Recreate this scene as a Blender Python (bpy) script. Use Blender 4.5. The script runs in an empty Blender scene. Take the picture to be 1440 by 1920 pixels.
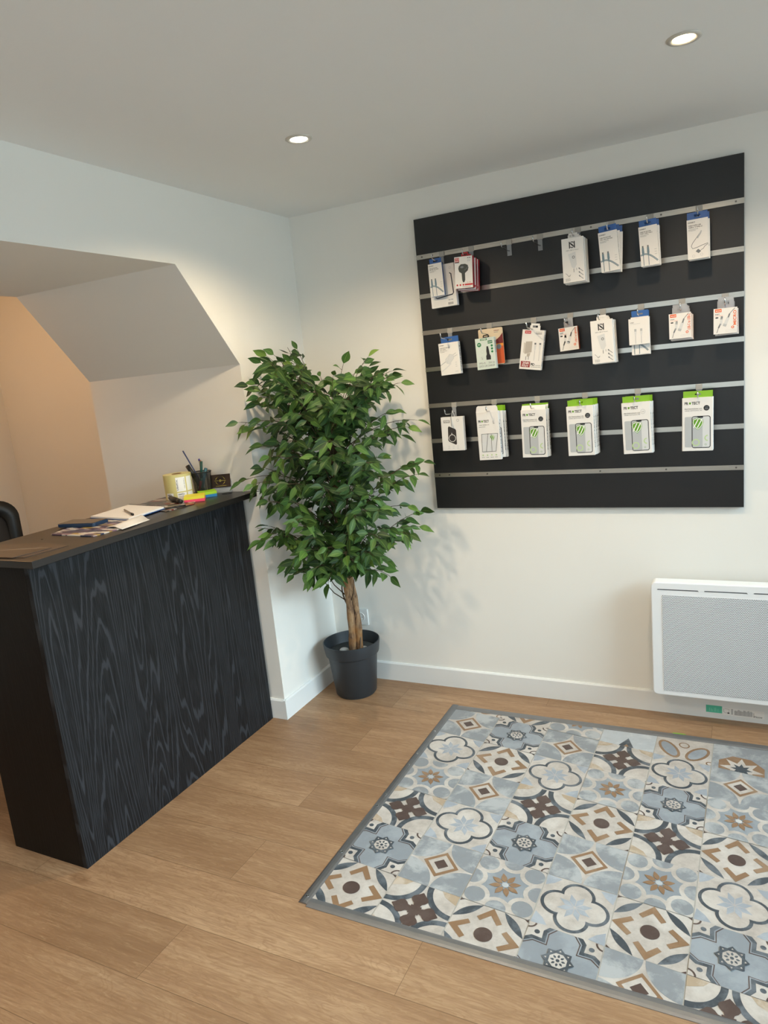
import bpy, bmesh, math, random
import numpy as np
from mathutils import Vector, Matrix
from mathutils.geometry import tessellate_polygon

SC = bpy.context.scene
COL = SC.collection
PI = math.pi

# ------------------------------------------------------------------ camera
cam_d = bpy.data.cameras.new('camera')
cam = bpy.data.objects.new('camera', cam_d)
COL.objects.link(cam)
_r = Vector((0.8937057, 0.43822599, -0.09616710))
_d = Vector((-0.00043534, -0.21349881, -0.97694323))
_f = Vector((-0.44865347, 0.87314159, -0.19061432))
_m = Matrix((( _r.x, -_d.x, -_f.x), (_r.y, -_d.y, -_f.y), (_r.z, -_d.z, -_f.z))).to_4x4()
_m.translation = Vector((1.7840, -2.8286, 1.4455))
cam.matrix_world = _m
cam_d.sensor_fit = 'VERTICAL'
cam_d.sensor_height = 24.0
cam_d.sensor_width = 18.0
cam_d.lens = 1321.06 / 1920 * 24.0
cam_d.clip_start = 0.02
SC.camera = cam

# ------------------------------------------------------------------ light, exposure
SC.view_settings.view_transform = 'Standard'
SC.view_settings.look = 'None'
SC.view_settings.gamma = 1.0
SC.view_settings.use_curve_mapping = False
SC.view_settings.exposure = 0.0

W = bpy.data.worlds.new('daylight')
SC.world = W
W.use_nodes = True
bgn = W.node_tree.nodes['Background']
bgn.inputs[0].default_value = (0.82, 0.92, 1.0, 1)
bgn.inputs[1].default_value = 1.9

def light(name, kind, loc, energy, color, rot=(0, 0, 0), **kw):
    d = bpy.data.lights.new(name, kind)
    d.energy = energy
    d.color = color
    for k, v in kw.items():
        setattr(d, k, v)
    o = bpy.data.objects.new(name, d)
    COL.objects.link(o)
    o.location = loc
    o.rotation_euler = rot
    return o

H = 2.166          # ceiling height
XR = 3.05          # shopfront wall
YF = -4.3          # wall behind the camera

# daylight coming in through the glazed shopfront on the right
light('shopfront_daylight', 'AREA', (XR + 2.6, -1.75, 3.7), 1230, (0.66, 0.85, 1.0), (0, math.radians(52), 0),
      shape='RECTANGLE', size=3.4, size_y=5.5)
# daylight through the window behind the camera
light('street_daylight', 'AREA', (1.5, YF - 0.3, 1.35), 5, (0.86, 0.94, 1.0), (PI / 2, 0, 0),
      shape='RECTANGLE', size=2.4, size_y=1.6)
# warm lamp of the back room
light('back_room_light', 'POINT', (-1.55, -1.0, 1.95), 9, (1.0, 0.54, 0.23), shadow_soft_size=0.06)

# ------------------------------------------------------------------ materials
def srgb(c):
    if isinstance(c, str):
        c = c.lstrip('#')
        c = [int(c[i:i + 2], 16) for i in (0, 2, 4)]
    return tuple(((v / 255) / 12.92 if v / 255 <= 0.04045 else ((v / 255 + 0.055) / 1.055) ** 2.4) for v in c) + (1,)

MATS = {}
def mat(name, color=None, rough=0.5, metal=0.0, spec=0.5, trans=0.0, emit=None, estr=1.0, noise=0.03, nscale=30, bump=0.0, bscale=200, alpha=1.0):
    if name in MATS:
        return MATS[name]
    m = bpy.data.materials.new(name)
    m.use_nodes = True
    nt = m.node_tree
    b = nt.nodes['Principled BSDF']
    b.inputs['Roughness'].default_value = rough
    b.inputs['Metallic'].default_value = metal
    b.inputs['Specular IOR Level'].default_value = spec
    b.inputs['Transmission Weight'].default_value = trans
    b.inputs['Alpha'].default_value = alpha
    col = srgb(color) if color is not None else (0.8, 0.8, 0.8, 1)
    tc = nt.nodes.new('ShaderNodeTexCoord')
    if noise:
        n = nt.nodes.new('ShaderNodeTexNoise')
        n.inputs['Scale'].default_value = nscale
        n.inputs['Detail'].default_value = 4
        nt.links.new(tc.outputs['Object'], n.inputs['Vector'])
        mx = nt.nodes.new('ShaderNodeMix')
        mx.data_type = 'RGBA'
        mx.inputs['A'].default_value = tuple(v * (1 - noise) for v in col[:3]) + (1,)
        mx.inputs['B'].default_value = tuple(min(1, v * (1 + noise)) for v in col[:3]) + (1,)
        nt.links.new(n.outputs['Fac'], mx.inputs['Factor'])
        nt.links.new(mx.outputs['Result'], b.inputs['Base Color'])
    else:
        b.inputs['Base Color'].default_value = col
    if bump:
        n2 = nt.nodes.new('ShaderNodeTexNoise')
        n2.inputs['Scale'].default_value = bscale
        nt.links.new(tc.outputs['Object'], n2.inputs['Vector'])
        bp = nt.nodes.new('ShaderNodeBump')
        bp.inputs['Strength'].default_value = bump
        bp.inputs['Distance'].default_value = 0.002
        nt.links.new(n2.outputs['Fac'], bp.inputs['Height'])
        nt.links.new(bp.outputs['Normal'], b.inputs['Normal'])
    if emit is not None:
        b.inputs['Emission Color'].default_value = srgb(emit)
        b.inputs['Emission Strength'].default_value = estr
    MATS[name] = m
    return m

class NT:
    """small helper for node graphs"""
    def __init__(s, name):
        s.m = bpy.data.materials.new(name); s.m.use_nodes = True
        s.t = s.m.node_tree; s.b = s.t.nodes['Principled BSDF']
        MATS[name] = s.m
    def n(s, typ, ins=None, **kw):
        nd = s.t.nodes.new(typ)
        for k, v in kw.items(): setattr(nd, k, v)
        for k, v in (ins or {}).items():
            if hasattr(v, 'is_linked') or hasattr(v, 'links'): s.t.links.new(v, nd.inputs[k])
            else: nd.inputs[k].default_value = v
        return nd
    def math(s, op, a, b=0.0, c=None):
        nd = s.t.nodes.new('ShaderNodeMath'); nd.operation = op
        for i, v in enumerate((a, b) if c is None else (a, b, c)):
            if isinstance(v, (int, float)): nd.inputs[i].default_value = v
            else: s.t.links.new(v, nd.inputs[i])
        return nd.outputs[0]
    def mix(s, f, a, b):
        nd = s.t.nodes.new('ShaderNodeMix'); nd.data_type = 'RGBA'
        for k, v in (('Factor', f), ('A', a), ('B', b)):
            if hasattr(v, 'links'): s.t.links.new(v, nd.inputs[k])
            else: nd.inputs[k].default_value = v
        return nd.outputs['Result']
    def ramp(s, f, stops):
        nd = s.t.nodes.new('ShaderNodeValToRGB')
        s.t.links.new(f, nd.inputs[0])
        e = nd.color_ramp.elements
        while len(e) < len(stops): e.new(0.5)
        for i, (p, c) in enumerate(stops):
            e[i].position = p; e[i].color = c if len(c) == 4 else tuple(c) + (1,)
        return nd.outputs[0]
    def link(s, a, b): s.t.links.new(a, b)

def laminate():
    g = NT('oak_laminate')
    tc = g.n('ShaderNodeTexCoord')
    sx = g.n('ShaderNodeSeparateXYZ', {0: tc.outputs['Object']})
    x, y = sx.outputs[0], sx.outputs[1]
    pw, pl = 0.19, 1.285
    ry = g.math('DIVIDE', g.math('ADD', y, 1.79 + pw * 40), pw)
    row = g.math('FLOOR', ry)
    fy = g.math('FRACT', ry)
    par = g.math('MODULO', row, 2.0)
    rx = g.math('DIVIDE', g.math('ADD', g.math('ADD', x, -0.411 + pl * 10), g.math('MULTIPLY', par, 0.6425)), pl)
    colm = g.math('FLOOR', rx)
    fx = g.math('FRACT', rx)
    idv = g.n('ShaderNodeCombineXYZ', {0: row, 1: colm, 2: 3.7})
    wn = g.n('ShaderNodeTexWhiteNoise', {0: idv.outputs[0]}, noise_dimensions='3D')
    rnd = wn.outputs['Value']
    rnd2 = g.n('ShaderNodeSeparateXYZ', {0: wn.outputs['Color']}).outputs[1]
    off = g.math('MULTIPLY', rnd, 37.0)
    # stretched grain coordinates
    v1 = g.n('ShaderNodeCombineXYZ', {0: g.math('ADD', g.math('MULTIPLY', x, 1.9), off), 1: g.math('MULTIPLY', y, 9.0), 2: off})
    nz = g.n('ShaderNodeTexNoise', {0: v1.outputs[0], 'Scale': 1.6, 'Detail': 3.0, 'Distortion': 0.6})
    # cathedral rings from contour lines of the broad noise
    rings = g.math('FRACT', g.math('MULTIPLY', nz.outputs['Fac'], 20.0))
    rl = g.math('ABSOLUTE', g.math('SUBTRACT', rings, 0.5))
    v2 = g.n('ShaderNodeCombineXYZ', {0: g.math('ADD', g.math('MULTIPLY', x, 9.0), off), 1: g.math('MULTIPLY', y, 190.0), 2: off})
    fine = g.n('ShaderNodeTexNoise', {0: v2.outputs[0], 'Scale': 1.0, 'Detail': 4.0})
    v3 = g.n('ShaderNodeCombineXYZ', {0: g.math('ADD', g.math('MULTIPLY', x, 2.2), off), 1: g.math('MULTIPLY', y, 14.0), 2: off})
    broad = g.n('ShaderNodeTexNoise', {0: v3.outputs[0], 'Scale': 1.0, 'Detail': 2.0})
    base = g.ramp(broad.outputs['Fac'], [(0.25, srgb('9c8065')), (0.5, srgb('ab8f73')), (0.75, srgb('b99f83'))])
    tone = g.mix(rnd2, srgb('d6c2a8'), srgb('fff0dc'))
    m1 = g.n('ShaderNodeMix', {'Factor': 0.72}, data_type='RGBA', blend_type='MULTIPLY')
    g.link(base, m1.inputs['A']); g.link(tone, m1.inputs['B'])
    c = m1.outputs['Result']
    line = g.math('MULTIPLY', g.math('LESS_THAN', rl, 0.15), 0.30)
    c = g.mix(line, c, srgb('8d6a48'))
    fi = g.ramp(fine.outputs['Fac'], [(0.42, (0, 0, 0, 1)), (0.72, (1, 1, 1, 1))])
    c = g.mix(g.math('MULTIPLY', fi, 0.42), c, srgb('7c5b3c'))
    vm = g.n('ShaderNodeCombineXYZ', {0: g.math('ADD', g.math('MULTIPLY', x, 15.0), off), 1: g.math('MULTIPLY', y, 110.0), 2: off})
    mot = g.n('ShaderNodeTexNoise', {0: vm.outputs[0], 'Scale': 1.0, 'Detail': 5.0, 'Roughness': 0.7, 'Distortion': 0.8})
    c = g.mix(g.math('MULTIPLY', g.ramp(mot.outputs['Fac'], [(0.40, (1, 1, 1, 1)), (0.52, (0, 0, 0, 1))]), 0.34), c, srgb('84634a'))
    c = g.mix(g.math('MULTIPLY', g.ramp(mot.outputs['Fac'], [(0.55, (0, 0, 0, 1)), (0.70, (1, 1, 1, 1))]), 0.20), c, srgb('d2b690'))
    # knots
    vk = g.n('ShaderNodeCombineXYZ', {0: g.math('ADD', g.math('MULTIPLY', x, 2.3), g.math('MULTIPLY', nz.outputs['Fac'], .25)), 1: g.math('MULTIPLY', y, 4.2), 2: 0.0})
    vo = g.n('ShaderNodeTexVoronoi', {0: vk.outputs[0], 'Scale': 1.0})
    kn = g.ramp(vo.outputs['Distance'], [(0.02, (1, 1, 1, 1)), (0.05, (.35, .35, .35, 1)), (0.06, (.7, .7, .7, 1)), (0.12, (0, 0, 0, 1))])
    c = g.mix(g.math('MULTIPLY', kn, 0.75), c, srgb('6e4c30'))
    # joints
    ey = g.math('LESS_THAN', g.math('MINIMUM', fy, g.math('SUBTRACT', 1.0, fy)), 0.0045)
    ex = g.math('LESS_THAN', g.math('MINIMUM', fx, g.math('SUBTRACT', 1.0, fx)), 0.0006)
    c = g.mix(g.math('MULTIPLY', g.math('MAXIMUM', ey, ex), 0.65), c, srgb('5c432c'))
    g.link(c, g.b.inputs['Base Color'])
    rr = g.math('ADD', g.math('MULTIPLY', fine.outputs['Fac'], 0.14), 0.40)
    g.link(rr, g.b.inputs['Roughness'])
    bp = g.n('ShaderNodeBump', {'Strength': 0.15, 'Distance': 0.001, 'Height': fine.outputs['Fac']})
    g.link(bp.outputs[0], g.b.inputs['Normal'])
    return g.m

def black_ash(name, axis_w, base, line, rough=0.42, off=0.0, spec=0.5):
    g = NT(name)
    tc = g.n('ShaderNodeTexCoord')
    sx = g.n('ShaderNodeSeparateXYZ', {0: tc.outputs['Object']})
    w = sx.outputs[axis_w]; z = sx.outputs[2]
    v1 = g.n('ShaderNodeCombineXYZ', {0: g.math('MULTIPLY', w, 3.4), 1: g.math('MULTIPLY', z, 0.24), 2: off})
    nz = g.n('ShaderNodeTexNoise', {0: v1.outputs[0], 'Scale': 1.5, 'Detail': 1.5, 'Distortion': 0.15})
    v1b = g.n('ShaderNodeCombineXYZ', {0: g.math('MULTIPLY', w, 60.0), 1: g.math('MULTIPLY', z, 5.0), 2: off})
    wob = g.n('ShaderNodeTexNoise', {0: v1b.outputs[0], 'Scale': 1.0, 'Detail': 2.0})
    f = g.math('ADD', g.math('MULTIPLY', nz.outputs['Fac'], 44.0), g.math('MULTIPLY', wob.outputs['Fac'], 0.75))
    f = g.math('ADD', f, g.math('MULTIPLY', w, 14.0))
    rl = g.math('ABSOLUTE', g.math('SUBTRACT', g.math('FRACT', f), 0.5))
    ln = g.ramp(rl, [(0.07, (1, 1, 1, 1)), (0.15, (0, 0, 0, 1))])
    v2 = g.n('ShaderNodeCombineXYZ', {0: g.math('MULTIPLY', w, 380.0), 1: g.math('MULTIPLY', z, 10.0), 2: off})
    fine = g.n('ShaderNodeTexNoise', {0: v2.outputs[0], 'Scale': 1.0, 'Detail': 3.0})
    fl = g.ramp(fine.outputs['Fac'], [(0.45, (0, 0, 0, 1)), (0.7, (1, 1, 1, 1))])
    k = g.math('MAXIMUM', g.math('MULTIPLY', ln, 0.8), g.math('MULTIPLY', fl, 0.55))
    c = g.mix(k, srgb(base), srgb(line))
    g.link(c, g.b.inputs['Base Color'])
    g.b.inputs['Roughness'].default_value = rough
    g.b.inputs['Specular IOR Level'].default_value = spec
    bp = g.n('ShaderNodeBump', {'Strength': 0.25, 'Distance': 0.0006, 'Height': k})
    g.link(bp.outputs[0], g.b.inputs['Normal'])
    return g.m

def worn(name, col, wear=0.5, dark=0.08, scale=7.0, to='d9d6cf', seed=0.0):
    """printed tile colour with pale worn patches"""
    g = NT(name)
    tc = g.n('ShaderNodeTexCoord')
    mp = g.n('ShaderNodeMapping', {0: tc.outputs['Object']})
    mp.inputs['Location'].default_value = (seed, seed * 0.7, 0)
    n1 = g.n('ShaderNodeTexNoise', {0: mp.outputs[0], 'Scale': scale, 'Detail': 8.0, 'Roughness': 0.68, 'Distortion': 0.3})
    n2 = g.n('ShaderNodeTexNoise', {0: mp.outputs[0], 'Scale': scale * 4, 'Detail': 6.0, 'Roughness': 0.7})
    f = g.ramp(n1.outputs['Fac'], [(0.47, (0, 0, 0, 1)), (0.60, (1, 1, 1, 1))])
    d = g.ramp(n2.outputs['Fac'], [(0.35, (1, 1, 1, 1)), (0.6, (0, 0, 0, 1))])
    c = g.mix(g.math('MULTIPLY', d, dark), srgb(col), srgb('6b625a'))
    c = g.mix(g.math('MULTIPLY', f, wear), c, srgb(to))
    g.link(c, g.b.inputs['Base Color'])
    g.b.inputs['Roughness'].default_value = 0.42
    return g.m

def leaf_mat():
    g = NT('ficus_leaf')
    at = g.n('ShaderNodeAttribute', attribute_name='tint')
    uv = g.n('ShaderNodeUVMap')
    s = g.n('ShaderNodeSeparateXYZ', {0: uv.outputs[0]})
    c = g.ramp(at.outputs['Fac'], [(0.0, srgb('20371f')), (0.45, srgb('3a5a2b')), (0.8, srgb('587e3a')), (1.0, srgb('84a44c'))])
    d = g.math('ABSOLUTE', g.math('SUBTRACT', s.outputs[0], 0.5))
    rib = g.math('LESS_THAN', d, 0.035)
    c = g.mix(g.math('MULTIPLY', rib, 0.35), c, srgb('9dbb62'))
    vein = g.math('FRACT', g.math('ADD', g.math('MULTIPLY', s.outputs[1], 9.0), g.math('MULTIPLY', d, -5.0)))
    c = g.mix(g.math('MULTIPLY', g.math('LESS_THAN', vein, 0.12), 0.13), c, srgb('9dbb62'))
    g.link(c, g.b.inputs['Base Color'])
    g.b.inputs['Roughness'].default_value = 0.45
    g.b.inputs['Specular IOR Level'].default_value = 0.35
    # thin leaves let some light through
    tr = g.n('ShaderNodeBsdfTranslucent'); g.link(c, tr.inputs[0])
    ms = g.n('ShaderNodeMixShader', {0: 0.18})
    g.link(g.b.outputs[0], ms.inputs[1]); g.link(tr.outputs[0], ms.inputs[2])
    g.link(ms.outputs[0], g.t.nodes['Material Output'].inputs[0])
    return g.m

def bark_mat():
    g = NT('ficus_bark')
    tc = g.n('ShaderNodeTexCoord')
    mp = g.n('ShaderNodeMapping', {0: tc.outputs['Object']}); mp.inputs['Scale'].default_value = (1, 1, 0.25)
    n = g.n('ShaderNodeTexNoise', {0: mp.outputs[0], 'Scale': 52.0, 'Detail': 8.0, 'Roughness': 0.75, 'Distortion': 0.8})
    n2 = g.n('ShaderNodeTexNoise', {0: tc.outputs['Object'], 'Scale': 9.0, 'Detail': 3.0})
    c = g.ramp(n.outputs['Fac'], [(0.36, srgb('33231a')), (0.45, srgb('7a5c42')), (0.56, srgb('a3835f')), (0.75, srgb('bb9a72'))])
    c = g.mix(g.ramp(n2.outputs['Fac'], [(0.52, (0, 0, 0, 1)), (0.62, (0.8, 0.8, 0.8, 1))]), c, srgb('a0703f'))
    g.link(c, g.b.inputs['Base Color']); g.b.inputs['Roughness'].default_value = 0.75
    bp = g.n('ShaderNodeBump', {'Strength': 0.7, 'Distance': 0.004, 'Height': n.outputs['Fac']})
    g.link(bp.outputs[0], g.b.inputs['Normal'])
    return g.m

def grille_mat():
    """white steel sheet punched with a staggered grid of small holes"""
    g = NT('perforated_white_steel')
    tc = g.n('ShaderNodeTexCoord')
    sx = g.n('ShaderNodeSeparateXYZ', {0: tc.outputs['Object']})
    px, pz = 0.0056, 0.0048
    rz = g.math('DIVIDE', g.math('ADD', sx.outputs[2], 5.0), pz)
    row = g.math('FLOOR', rz)
    rx = g.math('ADD', g.math('DIVIDE', g.math('ADD', sx.outputs[0], 5.0), px), g.math('MULTIPLY', g.math('MODULO', row, 2.0), 0.5))
    fx = g.math('SUBTRACT', g.math('FRACT', rx), 0.5)
    fz = g.math('MULTIPLY', g.math('SUBTRACT', g.math('FRACT', rz), 0.5), pz / px)
    r2 = g.math('ADD', g.math('MULTIPLY', fx, fx), g.math('MULTIPLY', fz, fz))
    hole = g.math('LESS_THAN', r2, 0.30 ** 2)
    c = g.mix(hole, srgb('e9edf0'), srgb('1d1f24'))
    g.link(c, g.b.inputs['Base Color']); g.b.inputs['Roughness'].default_value = 0.45
    return g.m

def glass_pane():
    g = NT('clear_window_glass')
    t = g.n('ShaderNodeBsdfTransparent'); t.inputs[0].default_value = (0.96, 0.98, 0.97, 1)
    gl = g.n('ShaderNodeBsdfGlossy'); gl.inputs['Roughness'].default_value = 0.02
    fr = g.n('ShaderNodeFresnel', {'IOR': 1.45})
    ms = g.n('ShaderNodeMixShader', {0: fr.outputs[0]})
    g.link(t.outputs[0], ms.inputs[1]); g.link(gl.outputs[0], ms.inputs[2])
    g.link(ms.outputs[0], g.t.nodes['Material Output'].inputs[0])
    return g.m

def clear_plastic():
    g = NT('clear_plastic')
    t = g.n('ShaderNodeBsdfTransparent'); t.inputs[0].default_value = (0.86, 0.88, 0.9, 1)
    gl = g.n('ShaderNodeBsdfPrincipled'); gl.inputs['Roughness'].default_value = 0.12; gl.inputs['Base Color'].default_value = (0.75, 0.77, 0.8, 1)
    ms = g.n('ShaderNodeMixShader', {0: 0.3})
    g.link(t.outputs[0], ms.inputs[1]); g.link(gl.outputs[0], ms.inputs[2])
    g.link(ms.outputs[0], g.t.nodes['Material Output'].inputs[0])
    return g.m

M_floor = laminate()
M_wall = mat('white_wall_paint', 'eceae3', rough=0.75, noise=0.012, nscale=3, bump=0.06, bscale=260)
M_ceil = mat('white_ceiling_paint', 'eae9e6', rough=0.8, noise=0.01, nscale=3, bump=0.05, bscale=260)
M_base = mat('white_gloss_trim', 'e6e8e6', rough=0.4, noise=0.01)
M_deskF = black_ash('black_ash_laminate', 1, '0b0c0e', '34373c', 0.55, spec=.28)
M_deskS_shaded = black_ash('black_ash_laminate_side_shaded', 0, '070606', '100e0d', 0.5, off=4.2, spec=.25)  # darker copy of the front laminate, with the side's shade in its colour
M_deskT = mat('black_worktop_laminate', '1d1a18', rough=0.33, noise=0.12, nscale=60, spec=0.6)
M_panel = mat('black_melamine', '17181a', rough=0.38, noise=0.05, nscale=40, bump=0.03, bscale=500)
M_alu = mat('brushed_aluminium', 'b7b3ab', rough=0.28, metal=1.0, noise=0.05)
M_aludk = mat('dark_slot_aluminium', '6d6a66', rough=0.4, metal=1.0, noise=0.05)
M_steel = mat('steel_wire', 'cfcfd0', rough=0.2, metal=1.0, noise=0.02)
M_black = mat('matt_black', '141414', rough=0.5)
M_clear = clear_plastic()
M_leaf = leaf_mat()
M_bark = bark_mat()
M_twig = mat('brown_twig', '4a3b27', rough=0.7)
M_pot = mat('anthracite_plastic_pot', '2b3136', rough=0.42, noise=0.04)
M_heater = mat('white_heater_enamel', 'eef0f1', rough=0.35, noise=0.01)
M_grille = grille_mat()
M_glass = glass_pane()

# ------------------------------------------------------------------ mesh helpers
def tag(o, label=None, cat=None, group=None, kind=None):
    if label: o['label'] = label
    if cat: o['category'] = cat
    if group: o['group'] = group
    if kind: o['kind'] = kind
    return o

def thing(name, label, cat, loc=(0, 0, 0), rot=(0, 0, 0), group=None):
    o = bpy.data.objects.new(name, None)
    o.empty_display_size = 0.05
    COL.objects.link(o)
    o.location = loc
    o.rotation_euler = rot
    return tag(o, label, cat, group)

def link_mesh(name, me, mats, parent=None, smooth=False):
    for m in (mats if isinstance(mats, (list, tuple)) else [mats]):
        me.materials.append(m)
    if smooth:
        for p in me.polygons: p.use_smooth = True
    o = bpy.data.objects.new(name, me)
    COL.objects.link(o)
    if parent is not None: o.parent = parent
    return o

def obj(name, bm, mats, parent=None, smooth=False, bevel=0.0, seg=2):
    bmesh.ops.recalc_face_normals(bm, faces=bm.faces)
    me = bpy.data.meshes.new(name)
    bm.to_mesh(me); bm.free()
    o = link_mesh(name, me, mats, parent, smooth)
    if bevel:
        b = o.modifiers.new('bevel', 'BEVEL'); b.width = bevel; b.segments = seg; b.limit_method = 'ANGLE'
        b.angle_limit = math.radians(40)
    return o

def box(bm, x0, x1, y0, y1, z0, z1, mi=0):
    v = [bm.verts.new(p) for p in ((x0, y0, z0), (x1, y0, z0), (x1, y1, z0), (x0, y1, z0), (x0, y0, z1), (x1, y0, z1), (x1, y1, z1), (x0, y1, z1))]
    for f in ((0, 3, 2, 1), (4, 5, 6, 7), (0, 1, 5, 4), (1, 2, 6, 5), (2, 3, 7, 6), (3, 0, 4, 7)):
        bm.faces.new([v[i] for i in f]).material_index = mi

def boxo(name, x0, x1, y0, y1, z0, z1, m, parent=None, bevel=0.0):
    bm = bmesh.new(); box(bm, x0, x1, y0, y1, z0, z1)
    return obj(name, bm, m, parent, bevel=bevel)

def prism(bm, pts, h0, h1, axis='z', mi=0):
    """extrude a 2D outline: axis z -> (x,y), axis x -> (y,z), axis y -> (x,z)"""
    def P(a, b, h):
        return {'z': (a, b, h), 'x': (h, a, b), 'y': (a, h, b)}[axis]
    lo = [bm.verts.new(P(a, b, h0)) for a, b in pts]
    hi = [bm.verts.new(P(a, b, h1)) for a, b in pts]
    n = len(pts)
    bm.faces.new(lo).material_index = mi
    bm.faces.new(hi[::-1]).material_index = mi
    for i in range(n):
        bm.faces.new((lo[i], lo[(i + 1) % n], hi[(i + 1) % n], hi[i])).material_index = mi

def rrect(x0, x1, y0, y1, r, seg=5):
    out = []
    for cx, cy, a in ((x1 - r, y0 + r, -90), (x1 - r, y1 - r, 0), (x0 + r, y1 - r, 90), (x0 + r, y0 + r, 180)):
        for k in range(seg + 1):
            t = math.radians(a + 90 * k / seg)
            out.append((cx + r * math.cos(t), cy + r * math.sin(t)))
    return out

def lathe(bm, prof, n=48, mi=0, c=(0, 0)):
    rings = []
    for r, z in prof:
        rings.append([bm.verts.new((c[0] + r * math.cos(2 * PI * k / n), c[1] + r * math.sin(2 * PI * k / n), z)) for k in range(n)])
    for a, b in zip(rings[:-1], rings[1:]):
        for k in range(n):
            bm.faces.new((a[k], a[(k + 1) % n], b[(k + 1) % n], b[k])).material_index = mi
    return rings

def cap(bm, ring, mi=0):
    bm.faces.new(ring).material_index = mi

def tube(bm, pts, rad, n=8, mi=0):
    pts = [Vector(p) for p in pts]
    if not hasattr(rad, '__len__'): rad = [rad] * len(pts)
    prev = None; nrm = None
    for i, p in enumerate(pts):
        t = (pts[min(i + 1, len(pts) - 1)] - pts[max(i - 1, 0)]).normalized()
        if nrm is None:
            nrm = t.orthogonal().normalized()
        nrm = (nrm - t * nrm.dot(t)).normalized()
        b = t.cross(nrm)
        ring = [bm.verts.new(p + (nrm * math.cos(2 * PI * k / n) + b * math.sin(2 * PI * k / n)) * rad[i]) for k in range(n)]
        if prev:
            for k in range(n):
                bm.faces.new((prev[k], prev[(k + 1) % n], ring[(k + 1) % n], ring[k])).material_index = mi
        else:
            bm.faces.new(ring[::-1]).material_index = mi
        prev = ring
    bm.faces.new(prev).material_index = mi

def struct(o):
    o['kind'] = 'structure'
    return o

def copy_tree(o, parent=None):
    c = o.copy(); COL.objects.link(c)
    if parent is not None: c.parent = parent
    for ch in list(o.children):
        copy_tree(ch, c)
    return c

# ------------------------------------------------------------------ flat printed artwork (labels, tiles)
_TXT = {}
def text_tris(s, bold=False):
    key = (s, bold)
    if key in _TXT: return _TXT[key]
    cu = bpy.data.curves.new('lettering', 'FONT')
    cu.body = s; cu.size = 1.0; cu.resolution_u = 3
    if bold: cu.offset = 0.022
    o = bpy.data.objects.new('lettering', cu)
    COL.objects.link(o)
    bpy.context.view_layer.update()
    ev = o.evaluated_get(bpy.context.evaluated_depsgraph_get())
    me = ev.to_mesh()
    me.calc_loop_triangles()
    vs = [(v.co.x, v.co.y) for v in me.vertices]
    tr = [[vs[i] for i in t.vertices] for t in me.loop_triangles]
    ev.to_mesh_clear()
    bpy.data.objects.remove(o); bpy.data.curves.remove(cu)
    xs = [p[0] for t in tr for p in t] or [0, 1]; ys = [p[1] for t in tr for p in t] or [0, 1]
    x0, x1, y0, y1 = min(xs), max(xs), min(ys), max(ys)
    out = [[((p[0] - x0) / (x1 - x0), (p[1] - y0) / (y1 - y0)) for p in t] for t in tr]
    _TXT[key] = out
    return out

def circ(cx, cy, r, n=24, a0=0, a1=360, ry=None):
    ry = r if ry is None else ry
    full = abs(a1 - a0) >= 360
    m = n if full else n + 1
    return [(cx + r * math.cos(math.radians(a0 + (a1 - a0) * k / n)), cy + ry * math.sin(math.radians(a0 + (a1 - a0) * k / n))) for k in range(m)]

class Art:
    def __init__(s, dz=0.00012):
        s.t = []; s.dz = dz; s.mats = []
        s.layer = 0
    def mi(s, m):
        if m not in s.mats: s.mats.append(m)
        return s.mats.index(m)
    def tri(s, t, m): s.t.append((t, s.mi(m), s.layer))
    def poly(s, pts, m):
        for t in tessellate_polygon([[Vector((p[0], p[1], 0)) for p in pts]]):
            s.tri([pts[i] for i in t], m)
        return s
    def up(s): s.layer += 1; return s
    def rect(s, x0, x1, y0, y1, m): return s.poly([(x0, y0), (x1, y0), (x1, y1), (x0, y1)], m)
    def band(s, inner, outer, m, closed=True):
        n = len(inner)
        for i in range(n if closed else n - 1):
            j = (i + 1) % n
            s.tri([inner[i], outer[i], outer[j]], m); s.tri([inner[i], outer[j], inner[j]], m)
        return s
    def ring(s, cx, cy, r0, r1, m, n=24, a0=0, a1=360):
        return s.band(circ(cx, cy, r0, n, a0, a1), circ(cx, cy, r1, n, a0, a1), m, abs(a1 - a0) >= 360)
    def stroke(s, pts, w, m):
        L = []; R = []
        for i, p in enumerate(pts):
            a = pts[max(i - 1, 0)]; b = pts[min(i + 1, len(pts) - 1)]
            dx, dy = b[0] - a[0], b[1] - a[1]; l = math.hypot(dx, dy) or 1
            L.append((p[0] - dy / l * w / 2, p[1] + dx / l * w / 2)); R.append((p[0] + dy / l * w / 2, p[1] - dx / l * w / 2))
        return s.band(L, R, m, False)
    def text(s, t, x0, x1, y0, y1, m, vert=False, bold=False):
        for tr in text_tris(t, bold):
            if vert: q = [(x1 - p[1] * (x1 - x0), y0 + p[0] * (y1 - y0)) for p in tr]
            else: q = [(x0 + p[0] * (x1 - x0), y0 + p[1] * (y1 - y0)) for p in tr]
            s.tri(q, m)
        return s
    def build(s, name, org, ux, uy, parent, base=0.00025):
        ux = Vector(ux); uy = Vector(uy); n = ux.cross(uy); org = Vector(org)
        vs = []; fs = []; mi = []
        for t, m, l in s.t:
            i = len(vs)
            for p in t: vs.append(org + ux * p[0] + uy * p[1] + n * (base + l * s.dz))
            a = (t[1][0] - t[0][0]) * (t[2][1] - t[0][1]) - (t[2][0] - t[0][0]) * (t[1][1] - t[0][1])
            fs.append((i, i + 1, i + 2) if a > 0 else (i, i + 2, i + 1)); mi.append(m)
        me = bpy.data.meshes.new(name)
        me.from_pydata(vs, [], fs)
        me.polygons.foreach_set('material_index', mi)
        return link_mesh(name, me, s.mats, parent)

def ink(hexc, rough=0.5):
    return mat('ink_' + hexc, hexc, rough=rough, noise=0.0)

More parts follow.
